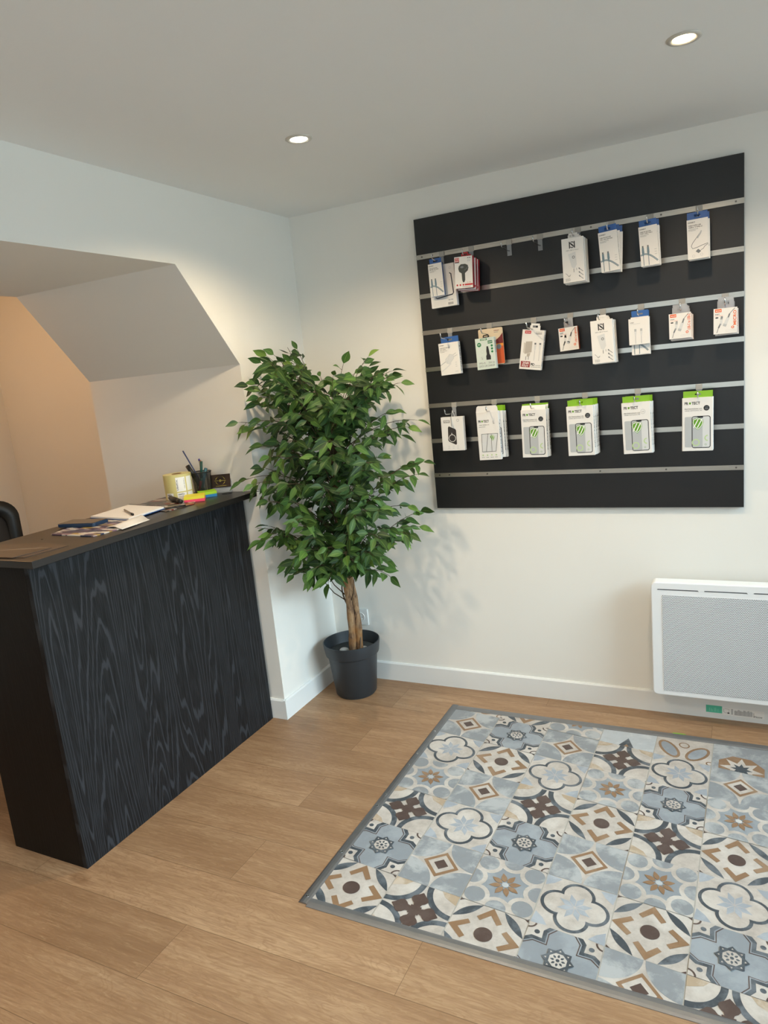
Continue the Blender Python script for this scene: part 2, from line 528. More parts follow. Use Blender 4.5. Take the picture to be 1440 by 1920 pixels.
# ================================================================== SETTING
XL = -2.145        # far wall of the back room
TH = 0.854         # thickness of the wall with the opening
struct(boxo('floor', XL - 0.1, XR + 0.15, YF - 0.1, 0.1, -0.08, 0.0, M_floor))
struct(boxo('floor_bounce_pavement', XR + 0.2, XR + 7, YF - 2, 3, -0.12, -0.03, mat('pale_bounce_pavement', 'b9b9b6', rough=.9)))  # unseen pavement, added to bounce daylight up onto the ceiling
struct(boxo('ceiling', XL - 0.1, XR + 0.15, YF - 0.1, 0.1, H, H + 0.1, M_ceil))
struct(boxo('wall_back', XL - 0.1, XR + 0.15, 0.0, 0.1, 0, H, M_wall))
bm = bmesh.new()
# wall with the faceted opening: built as the frame around the opening
YO1 = -2.95
prism(bm, [(0, 0), (0, H), (YF, H), (YF, 0), (YO1, 0), (YO1, 1.56), (YO1 + 0.3, 1.90), (-0.783, 1.90), (-0.488, 1.541), (-0.488, 0)], -TH, 0.0, 'x')
struct(obj('wall_left', bm, M_wall))
struct(boxo('wall_far', XL - 0.1, XL, YF, 0.0, 0, H, M_wall))
bm = bmesh.new()
# wall behind the camera, with a window opening
box(bm, XL, 0.4, YF - 0.1, YF, 0, H); box(bm, 2.6, XR, YF - 0.1, YF, 0, H)
box(bm, 0.4, 2.6, YF - 0.1, YF, 0, 0.6); box(bm, 0.4, 2.6, YF - 0.1, YF, 2.05, H)
struct(obj('wall_front', bm, M_wall))
bm = bmesh.new()
# shopfront wall: low sill, head and two piers around the glazing
box(bm, XR, XR + 0.12, YF, -3.3, 0, H); box(bm, XR, XR + 0.12, -0.15, 0, 0, H)
box(bm, XR, XR + 0.12, -3.3, -0.15, 2.08, H)
struct(obj('wall_right', bm, M_wall))

def window(name, axis, a0, a1, z0, z1, pos, mull):
    """frame + panes; axis 'x' = wall plane x = pos"""
    root = struct(thing(name, None, None))
    t = 0.05
    bars = [(a0, a1, z0, z0 + t), (a0, a1, z1 - t, z1), (a0, a0 + t, z0, z1), (a1 - t, a1, z0, z1)]
    for mm in mull: bars.append((mm - t / 2, mm + t / 2, z0, z1))
    bm = bmesh.new()
    for (b0, b1, c0, c1) in bars:
        if axis == 'x': box(bm, pos + 0.02, pos + 0.09, b0, b1, c0, c1)
        else: box(bm, b0, b1, pos - 0.09, pos - 0.02, c0, c1)
    obj('window_frame', bm, mat('grey_window_frame', '50555a', rough=0.4), root)
    bm = bmesh.new()
    if axis == 'x': box(bm, pos + 0.05, pos + 0.056, a0 + t, a1 - t, z0 + t, z1 - t)
    else: box(bm, a0 + t, a1 - t, pos - 0.056, pos - 0.05, z0 + t, z1 - t)
    obj('window_pane', bm, M_glass, root)
window('window_1', 'x', -3.3, -0.15, 0.0, 2.08, XR, (-2.3, -1.3))
window('window_2', 'y', 0.4, 2.6, 0.6, 2.05, YF, (1.5,))

def baseboard(name, pts, h=0.09, t=0.012):
    """pts: floor line of the wall, board stands to the left of the travel direction"""
    bm = bmesh.new()
    (x0, y0), (x1, y1) = pts
    d = Vector((x1 - x0, y1 - y0)).normalized(); n = Vector((-d.y, d.x))
    prof = [(0, 0), (t, 0), (t, h - 0.006), (t - 0.006, h), (0, h)]
    rows = []
    for (px, py) in pts:
        rows.append([bm.verts.new((px + n.x * a, py + n.y * a, b)) for a, b in prof])
    k = len(prof)
    for i in range(k): bm.faces.new((rows[0][i], rows[0][(i + 1) % k], rows[1][(i + 1) % k], rows[1][i]))
    bm.faces.new(rows[0][::-1]); bm.faces.new(rows[1])
    return struct(obj(name, bm, M_base))
baseboard('baseboard_back', [(XR, 0), (0.0, 0)])
baseboard('baseboard_left', [(0, -0.0), (0, -0.488)])
struct(boxo('baseboard_corner', 0.0, .012, -.500, -.488, 0, .0875, M_base))
baseboard('baseboard_jamb', [(0.0, -0.488), (-TH, -0.488)])

# dark line where the baseboards meet the laminate
# ------------------------------------------------------------------ patterned tiles
tile_pts = {(0, 0): (.791, -.315), (1, 0): (1.006, -.357), (1, 1): (1.0, -.552), (1, 2): (.995, -.752), (1, 3): (.995, -.954), (1, 4): (.994, -1.144),
            (1, 5): (.987, -1.337), (2, 4): (1.192, -1.164), (2, 5): (1.195, -1.351), (2, 0): (1.208, -.388), (2, 1): (1.205, -.587), (3, 0): (1.409, -.428),
            (3, 1): (1.404, -.609), (3, 3): (1.395, -.989), (3, 4): (1.393, -1.186), (3, 5): (1.39, -1.371), (4, 0): (1.602, -.447), (4, 3): (1.589, -1.018),
            (5, 4): (1.774, -1.221), (5, 0): (1.793, -.48), (0, 5): (.785, -1.32), (0, 4): (.785, -1.12)}
# least-squares mapping of the (slightly fanned) tile grid to the floor
_A = []
for (c, r), (x, y) in tile_pts.items():
    u, v = c + .5, r + .5
    _A.append([u, v, 1, 0, 0, 0, -x * u, -x * v, -x]); _A.append([0, 0, 0, u, v, 1, -y * u, -y * v, -y])
_h = np.linalg.svd(np.array(_A))[2][-1].reshape(3, 3)
def tmap(u, v):
    q = _h @ np.array([u, v, 1.0]); return (q[0] / q[2], q[1] / q[2])

T_BE = worn('tile_beige', 'bfb7ae', 0.45, 0.30, 6, 'd6d2cb', 1)
T_BL = worn('tile_blue', '898e92', 0.5, 0.10, 9, 'c9cbca', 5)
T_BL2 = worn('tile_blue_plain', '8a9197', 0.25, 0.06, 8, 'bcc3c8', 9)
T_LB = worn('tile_light_blue', '9aa1a9', 0.35, 0.05, 9, 'c2c8cd', 3)
T_DK = worn('tile_slate', '3f474e', 0.40, 0.05, 12, '8c939a', 2)
T_BR = worn('tile_brown', '4f3f3a', 0.12, 0.05, 12, '8b7f78', 7)
T_TN = worn('tile_tan', '8a6c50', 0.22, 0.05, 10, 'b9a48c', 4)
T_PALE = worn('tile_pale_blue_wash', 'b4b9bc', 0.7, 0.12, 7, 'd5d3ce', 6)
T_SM = worn('tile_smudge_tan', 'ad9a82', 0.5, 0.05, 14, 'cfc6ba', 8)
T_GR = mat('tile_grout', 'a9a59c', rough=0.8, noise=0.15, nscale=80)

def rot4(pts, k):
    for _ in range(k % 4): pts = [(-y, x) for x, y in pts]
    return pts
def petal(r0, r1, w, ang, n=6, sharp=0.5):
    out = []
    for k in range(n + 1):
        t = k / n; out.append((r0 + (r1 - r0) * t, w * math.sin(PI * t ** (0.75 if sharp < 1 else 1))))
    out += [(x, -y) for x, y in out[-2:0:-1]]
    c, s = math.cos(math.radians(ang)), math.sin(math.radians(ang))
    return [(x * c - y * s, x * s + y * c) for x, y in out]

def design(k):
    """list of layers, each a list of (polygon, material) in -1..1 tile space"""
    L = []
    if k == 'A':
        L.append([([(-1, -1), (1, -1), (1, 1), (-1, 1)], T_BE)])
        L.append([([(sx, sy)] + [(sx * (1 - a), sy * (1 - b)) for a, b in circ(0, 0, .975, 14, 0, 90)], T_BL) for sx in (-1, 1) for sy in (-1, 1)])
        dm = lambda r: [(r, 0), (0, r), (-r, 0), (0, -r)]
        L.append([(dm(.56), T_TN)]); L.append([(dm(.42), T_BE)]); L.append([(dm(.23), T_BR)])
    elif k == 'B':
        L.append([([(-1, -1), (1, -1), (1, 1), (-1, 1)], T_BE)])
        L.append([(petal(.08, .52, .13, a, 2), T_LB) for a in ()] + [([(sx, sy), (sx * .55, sy * .95), (sx * .72, sy * .72), (sx * .95, sy * .55)], T_LB) for sx in (-1, 1) for sy in (-1, 1)])
        L.append([(circ(.47 * cx, .47 * cy, .48, 28), T_DK) for cx, cy in ((1, 0), (-1, 0), (0, 1), (0, -1))])
        L.append([(circ(.47 * cx, .47 * cy, .385, 28), T_BE) for cx, cy in ((1, 0), (-1, 0), (0, 1), (0, -1))] + [([(.33, .33), (-.33, .33), (-.33, -.33), (.33, -.33)], T_BE)])
        rh = []
        for a in range(8):
            an = math.radians(a * 45 + 22.5)
            r0, r1, r2 = .02, .27, .5
            w = math.radians(20.5)
            rh.append(([(r0 * math.cos(an), r0 * math.sin(an)), (r1 * math.cos(an - w), r1 * math.sin(an - w)), (r2 * math.cos(an), r2 * math.sin(an)), (r1 * math.cos(an + w), r1 * math.sin(an + w))], T_LB))
        L.append(rh)
    elif k == 'C':
        L.append([([(-1, -1), (1, -1), (1, 1), (-1, 1)], T_PALE)])
        L.append([([(-1, -1), (-.5, -1), (-1, -.72)], T_DK), ([(1, 1), (.5, 1), (1, .72)], T_DK), ([(1, -1), (.6, -1), (1, -.8)], T_DK)] +
                 [(circ(.98 * math.cos(math.radians(a)), .98 * math.sin(math.radians(a)), .36, 16), T_BL) for a in range(0, 360, 45)])
        L.append([(circ(0, 0, .80, 24), T_BL2)])
        L.append([(circ(.96 * math.cos(math.radians(a)), .96 * math.sin(math.radians(a)), .415, 20), T_BE) for a in range(0, 360, 45)])
        L.append([(circ(.98 * math.cos(math.radians(a)), .98 * math.sin(math.radians(a)), .30, 18), T_BL) for a in range(0, 360, 45)])
        L.append([(petal(.11, .47, .085, a * 45 + 22.5), T_TN) for a in range(8)] + [(circ(0, 0, .10, 12), T_PALE)])
    elif k == 'D':
        L.append([([(-1, -1), (1, -1), (1, 1), (-1, 1)], T_BE)])
        q = lambda r: [([(sx, sy)] + [(sx * (1 - a), sy * (1 - b)) for a, b in circ(0, 0, r, 14, 0, 90)]) for sx in (-1, 1) for sy in (-1, 1)]
        L.append([(p, T_DK) for p in q(.965)]); L.append([(p, T_BE) for p in q(.79)])
        L.append([([(sx, sy), (sx * .45, sy), (sx * .6, sy * .8), (sx, sy * .62)], T_SM) for sx, sy in ((1, 1), (-1, -1), (-1, 1))])
        prof = [(.0, .10), (.14, .095), (.24, .12), (.31, .20), (.40, .255), (.50, .22), (.58, .12), (.70, 0)]
        arm = prof + [(x, -y) for x, y in prof[-2::-1]]
        L.append([(rot4(arm, i), T_BR) for i in range(4)] + [([(.16, .16), (-.16, .16), (-.16, -.16), (.16, -.16)], T_BR)])
    elif k == 'E':
        L.append([([(-1, -1), (1, -1), (1, 1), (-1, 1)], T_BL2)])
        c = [(.22, 1), (.40, .76), (.38, .38), (.76, .40), (1, .22), (1, 1)]
        def off(f):
            return [((1 - (1 - x) * f), (1 - (1 - y) * f)) for x, y in c]
        for f, m in ((1.0, T_BR), (.955, T_BL2), (.90, T_DK), (.72, T_BE)):
            L.append([([(sx * x, sy * y) for x, y in off(f)], m) for sx in (-1, 1) for sy in (-1, 1)])
        L.append([([(sx * x, sy * y) for x, y in circ(.72, .72, .075, 12)], T_DK) for sx in (-1, 1) for sy in (-1, 1)] +
                 [([(sx * x, sy * y) for x, y in (circ(1, 1, .22, 8, 180, 270) + circ(1, 1, .17, 8, 270, 180))], T_BR) for sx in (-1, 1) for sy in (-1, 1)])
        sq = [(.42, .0), (.0, .42), (-.42, 0), (0, -.42)]
        s45 = [(.30, .30), (-.30, .30), (-.30, -.30), (.30, -.30)]
        L.append([(sq, T_DK), (s45, T_DK)])
        L.append([(circ(.315 * math.cos(math.radians(a)), .315 * math.sin(math.radians(a)), .035, 3, a, a + 360), T_BE) for a in range(0, 360, 45)] + [(circ(0, 0, .245, 8, 22.5, 382.5), T_BE)])
        L.append([(petal(.09, .20, .032, a * 45), T_DK) for a in range(8)] + [(circ(0, 0, .05, 10), T_DK)])
    elif k == 'F':
        L.append([([(-1, -1), (1, -1), (1, 1), (-1, 1)], T_BE)])
        ls = []
        for i in range(4):
            a = circ(-.35, -.35, 1.42, 10, 13.5, 76.5)   # outer bow
            c2 = circ(1.28, 1.28, 1.06, 10, 253, 197)    # inner bow
            p0, p1 = Vector((1.0, .30)), Vector((.30, 1.0))
            o1 = []; o2 = []
            for j in range(11):
                t = j / 10; b = p0.lerp(p1, t); s = math.sin(PI * t)
                n = Vector((.7071, .7071))
                o1.append(tuple(b + n * .13 * s)); o2.append(tuple(b - n * .11 * s))
            ls.append((rot4(o1 + o2[-2:0:-1], i), T_DK))
        ls += [([(sx, sy), (sx * .86, sy), (sx, sy * .9)], T_BR) for sx in (-1, 1) for sy in (-1, 1)]
        L.append(ls)
        ch = [(0, 1.0), (.36, .54), (.24, .44), (0, .72), (-.24, .44), (-.36, .54)]
        L.append([(rot4(ch, i), T_TN) for i in range(4)])
        L.append([(circ(0, 0, .25, 24), T_BR)])
    elif k == 'G':      # two blue ovals in tan rims
        L.append([([(-1, -1), (1, -1), (1, 1), (-1, 1)], T_BE)])
        def oval(cx, cy, a, b, an):
            c, s = math.cos(an), math.sin(an)
            return [(cx + x * c - y * s, cy + x * s + y * c) for x, y in circ(0, 0, a, 20, 0, 360, b)]
        ov = [(-.5, -.42, 2.1), (.5, -.42, 1.04)]
        L.append([(oval(x, y, .62, .32, a), T_TN) for x, y, a in ov])
        L.append([(oval(x, y, .50, .22, a), T_BL2) for x, y, a in ov] + [(circ(0, .02, .2, 14), T_TN), (circ(.95, -.9, .14, 12), T_TN)])
        L.append([(circ(0, .02, .15, 14), T_BE), (circ(.95, -.9, .09, 12), T_BE)])
    elif k == 'H':      # tan octagon with a pale pointed star
        L.append([([(-1, -1), (1, -1), (1, 1), (-1, 1)], T_BL)])
        L.append([(circ(0, -.75, .82, 8, 22.5, 382.5), T_TN)])
        st = [((.74 if i % 2 == 0 else .38) * math.cos(math.radians(i * 22.5)) , -.8 + (.74 if i % 2 == 0 else .38) * math.sin(math.radians(i * 22.5))) for i in range(16)]
        L.append([(st, T_BE)])
        L.append([([(x * .5, -.8 + (y + .8) * .5) for x, y in st], T_DK)])
    elif k == 'K':      # pale tile with a dark point
        L.append([([(-1, -1), (1, -1), (1, 1), (-1, 1)], T_PALE)])
        L.append([([(-.28, -1), (0, -.35), (.28, -1)], T_DK)])
        L.append([([(-.10, -1), (0, -.8), (.10, -1)], T_TN)])
    return L

def clip(poly, a, b, c):
    """keep the part of the polygon where a*x+b*y+c >= 0"""
    out = []
    n = len(poly)
    for i in range(n):
        p, q = poly[i], poly[(i + 1) % n]
        dp = a * p[0] + b * p[1] + c; dq = a * q[0] + b * q[1] + c
        if dp >= 0: out.append(p)
        if (dp >= 0) != (dq >= 0):
            t = dp / (dp - dq); out.append((p[0] + (q[0] - p[0]) * t, p[1] + (q[1] - p[1]) * t))
    return out

MX0, MX1, MY0, MY1 = 0.671, 2.60, -1.420, -0.178      # tiled area with its metal edging
cols = {0: 'GABCDEFAB', 1: 'FEFABADCB', 2: 'CABDECFAB', 3: 'KDCFABEAC', 4: 'GBEDCFABD', 5: 'HACFBEDAB', 6: 'CDBAECFDA', 7: 'FBACDEABC', 8: 'AECBFADBC', 9: 'BCDAEBFCD'}
troot = thing('patterned_tiles', 'grey, blue and brown patterned cement-look tiles set flush into the wooden floor', 'floor tiles')
ta = Art(dz=0.0003)
ta.rect(MX0 + .0235, MX1, MY0 + .0255, MY1 - .0355, T_GR)
for c, seq in cols.items():
    for r, k in enumerate(seq):
        r -= 1
        cx, cy = tmap(c + .5, r + .5)
        if cx > MX1 + .15 or cy < MY0 - .15: continue
        for li, lay in enumerate(design(k)):
            ta.layer = 1 + li
            for pj, (pts, m) in enumerate(lay):
                ta.layer = 1 + li + pj * .05
                for t in tessellate_polygon([[Vector((p[0], p[1], 0)) for p in pts]]):
                    q = [pts[i] for i in t]
                    for abc in ((1, 0, .984), (-1, 0, .984), (0, 1, .994), (0, -1, .994)):
                        q = clip(q, *abc)
                        if len(q) < 3: break
                    if len(q) < 3: continue
                    q = [tmap(c + .5 + p[0] / 2, r + .5 - p[1] / 2) for p in q]
                    for abc in ((1, 0, -(MX0 + .0235)), (-1, 0, MX1), (0, 1, -(MY0 + .0255)), (0, -1, MY1 - .0355)):
                        q = clip(q, *abc)
                        if len(q) < 3: break
                    for i in range(1, len(q) - 1): ta.tri([q[0], q[i], q[i + 1]], m)
ta.build('tile_pattern', (0, 0, 0), (1, 0, 0), (0, 1, 0), troot, base=0.0004)

M_strip = mat('worn_grey_aluminium', '8f9092', rough=0.42, metal=0.75, noise=0.12, nscale=25)
M_stripd = mat('dark_aluminium', '85878a', rough=0.42, metal=0.8, noise=0.15, nscale=25)
def strip(label, x0, x1, y0, y1, m, along, screws):
    cx, cy = (x0 + x1) / 2, (y0 + y1) / 2
    root = thing('threshold_strip', label, 'metal edging strip', (cx, cy, 0), group='metal strips framing the tiles')
    w = (x1 - x0) / 2 if along == 'y' else (y1 - y0) / 2
    L = (y1 - y0) / 2 if along == 'y' else (x1 - x0) / 2
    prof = [(-w, 0), (-w, .0015), (-w * .6, .004), (0, .005), (w * .6, .004), (w, .0015), (w, 0)]
    bm = bmesh.new()
    if along == 'x': prism(bm, prof, -L, L, 'x')
    else: prism(bm, prof, -L, L, 'y')
    obj('strip', bm, m, root)
    for s in screws:
        bm = bmesh.new()
        p = (0, s - cy) if along == 'y' else (s - cx, 0)
        rg = lathe(bm, [(.0045, .0045), (.0042, .0062), (.0015, .0066)], 12, c=p); cap(bm, rg[-1])
        obj('screw', bm, M_steel, root)
strip('dark metal edging strip with screws along the left side of the tiles', MX0 - .006, MX0 + .024, MY0, MY1, M_stripd, 'y', (-.42, -.60, -.68, -.88, -.945, -1.195, -1.395))
strip('flat grey metal edging strip along the front of the tiles', MX0 + .024, MX1, MY0 - .008, MY0 + .026, M_strip, 'x', (1.78,))
strip('flat grey metal edging strip at the back of the tiles, nearest the heater', MX0 + .024, MX1, MY1 - .036, MY1, M_strip, 'x', ())

tp_ = thing('tape_scrap', 'small torn scrap of bright green tape at the back edge of the tiles', 'tape', (1.584, -.1735, .0006))
bm = bmesh.new(); prism(bm, [(-.024, -.004), (-.010, -.007), (.012, -.006), (.025, -.002), (.018, .003), (-.004, .0045), (-.020, .002)], 0, .0012, 'z')
obj('scrap', bm, mat('green_tape', '84a83e', rough=.5), tp_)

# ================================================================== DISPLAY PANEL
PX0, PX1, PZ0, PZ1 = .604, 1.804, .849, 2.049
RZ = [1.900, 1.745, 1.598, 1.447, 1.295, 1.145, .996]
proot = thing('slatwall_panel', 'black square slatwall board with silver rails mounted on the white wall', 'display panel', (1.204, 0, PZ0))
bm = bmesh.new()
prism(bm, [(-.6, -.018), (.6, -.018), (.6, -.001), (-.6, -.001)], 0, 1.2, 'z')
obj('board', bm, M_panel, proot, bevel=.0008, seg=1)
for i, z in enumerate(RZ):
    bm = bmesh.new(); zz = z - PZ0
    w = .0088
    # C-shaped rail: two lips, recessed floor
    box(bm, -.6, .6, -.0215, -.0182, zz + .0028, zz + w)
    box(bm, -.6, .6, -.0215, -.0182, zz - w, zz - .0028)
    box(bm, -.6, .6, -.0190, -.0184, zz - .0028, zz + .0028, 1)
    o = obj('rail', bm, [M_alu, M_alu], proot)
    if i in (0, 6):
        for sx in (-.575, -.53, -.36, .1, .34, .575):
            bm = bmesh.new(); n = 10
            vs = [bm.verts.new((sx + .0032 * math.cos(2 * PI * k / n), -.0192, zz + .0032 * math.sin(2 * PI * k / n))) for k in range(n)]
            v2 = [bm.verts.new((v.co.x, -.0225, v.co.z)) for v in vs]
            bm.faces.new(v2)
            for k in range(n): bm.faces.new((vs[k], vs[(k + 1) % n], v2[(k + 1) % n], v2[k]))
            obj('screw', bm, M_aludk, o)

# ------------------------------------------------------------------ hooks
def make_hook(L=.105):
    root = thing('display_hook', '', 'hook')
    bm = bmesh.new()
    box(bm, -.0085, .0085, -.0245, -.0225, -.052, -.012)
    obj('price_plate', bm, M_clear, root)
    bm = bmesh.new()
    box(bm, -.011, .011, -.0245, -.0195, -.012, .008)
    obj('rail_clip', bm, mat('frosted_clip', 'a8a49c', rough=.25, noise=.05), root, bevel=.001)
    bm = bmesh.new()
    pts = [(0, -.022, -.034), (0, -.05, -.036), (0, -L - .018, -.032), (0, -L - .026, -.026), (0, -L - .029, -.012)]
    tube(bm, pts, .0023, 8)
    obj('prong', bm, M_steel, root, smooth=True)
    return root
HX = {1: (0.717, 0.842, 0.996, 1.116, 1.257, 1.377, 1.508, 1.666), 2: (0.727, 0.896, 1.075, 1.216, 1.336, 1.47, 1.608, 1.746),
      3: (0.72, 0.895, 1.073, 1.258, 1.451, 1.66)}
NTH = ['leftmost', 'second from left', 'third from left', 'fourth from left', 'fifth from left', 'sixth from left', 'seventh from left', 'rightmost']
ROWN = {1: 'top', 2: 'middle', 3: 'bottom'}
CARRY = {1: ['the slim cable box and larger white box', 'the red car transmitter boxes', 'nothing, beside the red boxes', 'nothing, beside the logo charger boxes', 'the white charger boxes with black logo', 'the fanned blue-topped cable boxes', 'the upright blue-topped cable boxes', 'the rightmost blue-topped cable boxes'],
         2: ['the white adapter box with blue tab', 'the green car charger box', 'the tilted charger box with red tag', 'the single orange-sided cable box', 'the white charger boxes with black logo', 'the plain white box over a blue-tabbed box', 'the square orange-lettered cable boxes', 'the boxes lettered MICRO'],
         3: ['the power bank box', 'the box with the folded white flap', 'the first pair of screen protector boxes', 'the green-tabbed boxes under a white peg tip', 'the green-tabbed boxes with a white round badge', 'the rightmost green-tabbed boxes']}
hook0 = make_hook()
first = True
for r, xs in HX.items():
    for i, x in enumerate(xs):
        o = hook0 if first else copy_tree(hook0)
        first = False
        nm = NTH[i] if not (r == 3 and i == 5) else 'rightmost'
        o.location = (x, 0, RZ[(r - 1) * 2])
        empty = CARRY[r][i].startswith('nothing')
        tag(o, ('empty steel peg hook with clear plate on the top rail, ' + CARRY[r][i].split(', ')[1]) if empty else
            'steel peg hook on the %s row carrying %s' % (ROWN[r], CARRY[r][i]), 'hook', 'peg hooks on the black panel')

# ------------------------------------------------------------------ packaging
K = ink('1c1e22'); KG = ink('6f7478'); KL = ink('b4b8ba'); KXL = ink('d3d5d5'); KW = ink('efeeea')
KR = ink('c2242b'); KO = ink('e0662f'); KOD = ink('a8451c'); KGR = ink('5f9a22'); KGD = ink('1f7a4a'); KB = ink('2f5f9f'); KTEAL = ink('6d8592'); KPG = ink('b9d19b')
CARD = mat('white_card', 'e6e4e0', rough=0.45, noise=0.01)
CARD_R = mat('red_card', 'b01b26', rough=0.4, noise=0.03)
CARD_B = mat('blue_card', '2c5ea3', rough=0.4, noise=0.03)
CARD_G = mat('green_card', '7fb222', rough=0.4, noise=0.03)
CARD_PG = mat('pale_green_card', 'ccd8d0', rough=0.4, noise=0.02)
CARD_O = mat('rust_card', 'a04a22', rough=0.4, noise=0.03)

def micro(a, x0, x1, y, h, m, seed=1):
    """a line of very small print"""
    rnd = random.Random(seed)
    x = x0
    while x < x1 - h:
        w = h * rnd.uniform(.8, 2.6)
        a.rect(x, min(x + w, x1), y, y + h * rnd.uniform(.75, 1.0), m); x += w + h * .5

def shield(a, cx, cy, s, outline=True):
    def sh(k):
        return [(cx + x * s * k, cy + y * s * k) for x, y in ((-.72, .62), (-.3, .78), (0, 1.0), (.3, .78), (.72, .62), (.78, .1), (.6, -.4), (.3, -.78), (0, -1.0), (-.3, -.78), (-.6, -.4), (-.78, .1))]
    if outline:
        a.poly(sh(1.0), KGR); a.up(); a.poly(sh(.92), KW); a.up()
    a.poly(sh(.8), KGR); a.up()
    if outline:
        for d in (-.22, .3):
            a.poly([(cx + (d - .45) * s, cy - .62 * s), (cx + (d - .31) * s, cy - .68 * s), (cx + (d + .35) * s, cy + .66 * s), (cx + (d + .21) * s, cy + .70 * s)], KW)
        a.up()

def a_cable(w, h, loop=False, t1='CABLE EN SILICONE', t2='TYPE-C VERS TYPE-C'):
    a = Art(); s = w / .06
    a.text('CONNECT', .05 * w, .40 * w, h - .0105 * s, h - .0065 * s, K, bold=True)
    a.text(t1, .07 * w, .66 * w, h - .0195 * s, h - .0160 * s, K, bold=True)
    a.text(t2, .07 * w, .74 * w, h - .0250 * s, h - .0215 * s, K, bold=True)
    micro(a, .07 * w, .55 * w, h - .0295 * s, .0014 * s, KG, 3); micro(a, .07 * w, .42 * w, h - .0330 * s, .0014 * s, KG, 4)
    if not loop:
        a.up()
        arc = [(.02 * w + .90 * w * t, .012 + .028 * math.sin(PI * (.35 + .65 * t)) ) for t in [i / 14 for i in range(15)]]
        a.stroke(arc, .0055, KTEAL); a.up(); a.stroke(arc, .0012, KL); a.up()
        for cx in (.16 * w, .44 * w):
            a.poly([(cx - .0032, .062), (cx + .0032, .062), (cx + .004, .045), (cx + .0015, .034), (cx - .0015, .034), (cx - .004, .045)], KTEAL)
            a.rect(cx - .0026, cx + .0026, .062, .068, KG)
            a.rect(cx - .0011, cx + .0011, .002, .034, KTEAL)
        for k in range(3): a.rect(.78 * w, .90 * w, .05 - .008 * k, .0515 - .008 * k, KL)
    else:
        a.up()
        a.stroke([(.62 * w, .082), (.45 * w, .068), (.25 * w, .052), (.18 * w, .042), (.24 * w, .034), (.45 * w, .036), (.7 * w, .041), (.97 * w, .045)], .0018, KG)
        a.stroke([(.62 * w, .026), (.75 * w, .030), (.82 * w, .037), (.97 * w, .042)], .0018, KG)
        a.up()
        a.poly([(.46 * w, .067), (.50 * w, .064), (.66 * w, .079), (.70 * w, .087), (.66 * w, .089), (.60 * w, .082)], KL)
        a.poly([(.38 * w, .024), (.52 * w, .017), (.64 * w, .023), (.50 * w, .031)], KG)
        a.ring(.28 * w, .010, .0035, .0042, KL, 14); a.ring(.66 * w, .012, .0035, .0042, KL, 14)
    return a

def ns_logo(a, cx, cy, s, m):
    t = .17 * s
    a.rect(cx - .5 * s, cx - .5 * s + t, cy - .55 * s, cy + .55 * s, m); a.rect(cx + .5 * s - t, cx + .5 * s, cy - .55 * s, cy + .55 * s, m)
    a.stroke([(cx + .27 * s, cy + .30 * s), (cx + .12 * s, cy + .46 * s), (cx - .12 * s, cy + .46 * s), (cx - .27 * s, cy + .26 * s), (cx + .27 * s, cy - .26 * s), (cx + .12 * s, cy - .46 * s), (cx - .12 * s, cy - .46 * s), (cx - .27 * s, cy - .30 * s)], t * .8, m)
    a.stroke([(cx - .42 * s, cy + .42 * s), (cx - .1 * s, cy + .02 * s), (cx + .14 * s, cy - .22 * s)], t * .6, m)
    a.stroke([(cx - .12 * s, cy + .22 * s), (cx + .1 * s, cy - .02 * s), (cx + .42 * s, cy - .42 * s)], t * .6, m)

def a_ns(w, h):
    a = Art()
    ns_logo(a, .48 * w, h - .026, .021, K)
    a.text('18W USB C Power', .20 * w, .78 * w, h - .046, h - .0425, KG)
    a.poly([(.28 * w, .098), (.62 * w, .104), (.66 * w, .060), (.54 * w, .046), (.42 * w, .052)], KXL)
    a.up(); a.ring(.52 * w, .086, .003, .005, KG, 12); a.rect(.50 * w, .525 * w, .034, .046, KG); a.rect(.63 * w, .645 * w, .040, .048, KG)
    for k in range(3):
        y = .043 - .013 * k
        a.poly([(.72 * w, y + .003), (.76 * w, y + .005), (.80 * w, y), (.76 * w, y - .002)], KG)
        a.stroke([(.78 * w, y), (.87 * w, y - .006), (.93 * w, y - .010)], .0018, KG)
    a.stroke([(.12 * w, .034), (.20 * w, .028), (.26 * w, .022), (.36 * w, .027)], .0011, KG); a.stroke([(.22 * w, .026), (.27 * w, .020), (.34 * w, .023)], .0011, KG)
    for k in range(3): micro(a, .11 * w, .34 * w, .013 - .0035 * k, .0014, KG, k)
    return a

def a_fm(w, h):
    a = Art()
    a.rect(.03 * w, .27 * w, h - .019, h - .004, KR); a.rect(.03 * w, .27 * w, h - .0225, h - .0195, K)
    a.up(); a.text('GO IN', .06 * w, .25 * w, h - .0105, h - .006, KW, bold=True); a.text('PLANET', .05 * w, .25 * w, h - .0175, h - .013, KW, bold=True)
    micro(a, .72 * w, .95 * w, h - .008, .003, KG, 5); micro(a, .74 * w, .93 * w, h - .014, .002, KL, 6); micro(a, .72 * w, .93 * w, h - .019, .003, KL, 7)
    a.poly([(.21 * w, .073), (.24 * w, .082), (.36 * w, .089), (.60 * w, .089), (.74 * w, .084), (.78 * w, .075), (.74 * w, .064), (.58 * w, .055), (.58 * w, .030), (.53 * w, .022), (.46 * w, .021), (.41 * w, .030), (.39 * w, .055), (.25 * w, .062)], ink('343a38'))
    a.up(); a.poly(circ(.42 * w, .078, .007, 14, 0, 360, .004), KG); a.stroke([(.55 * w, .066), (.68 * w, .072), (.75 * w, .079)], .0016, KG)
    for k in range(3): a.poly(circ((.13 + .17 * k) * w, .0125, .0036, 14), KR)
    a.text('3.1A', .68 * w, .90 * w, .0185, .0225, KR); a.rect(.55 * w, .99 * w, .0095, .0155, KR)
    micro(a, .42 * w, .9 * w, .004, .0022, KG, 9)
    return a

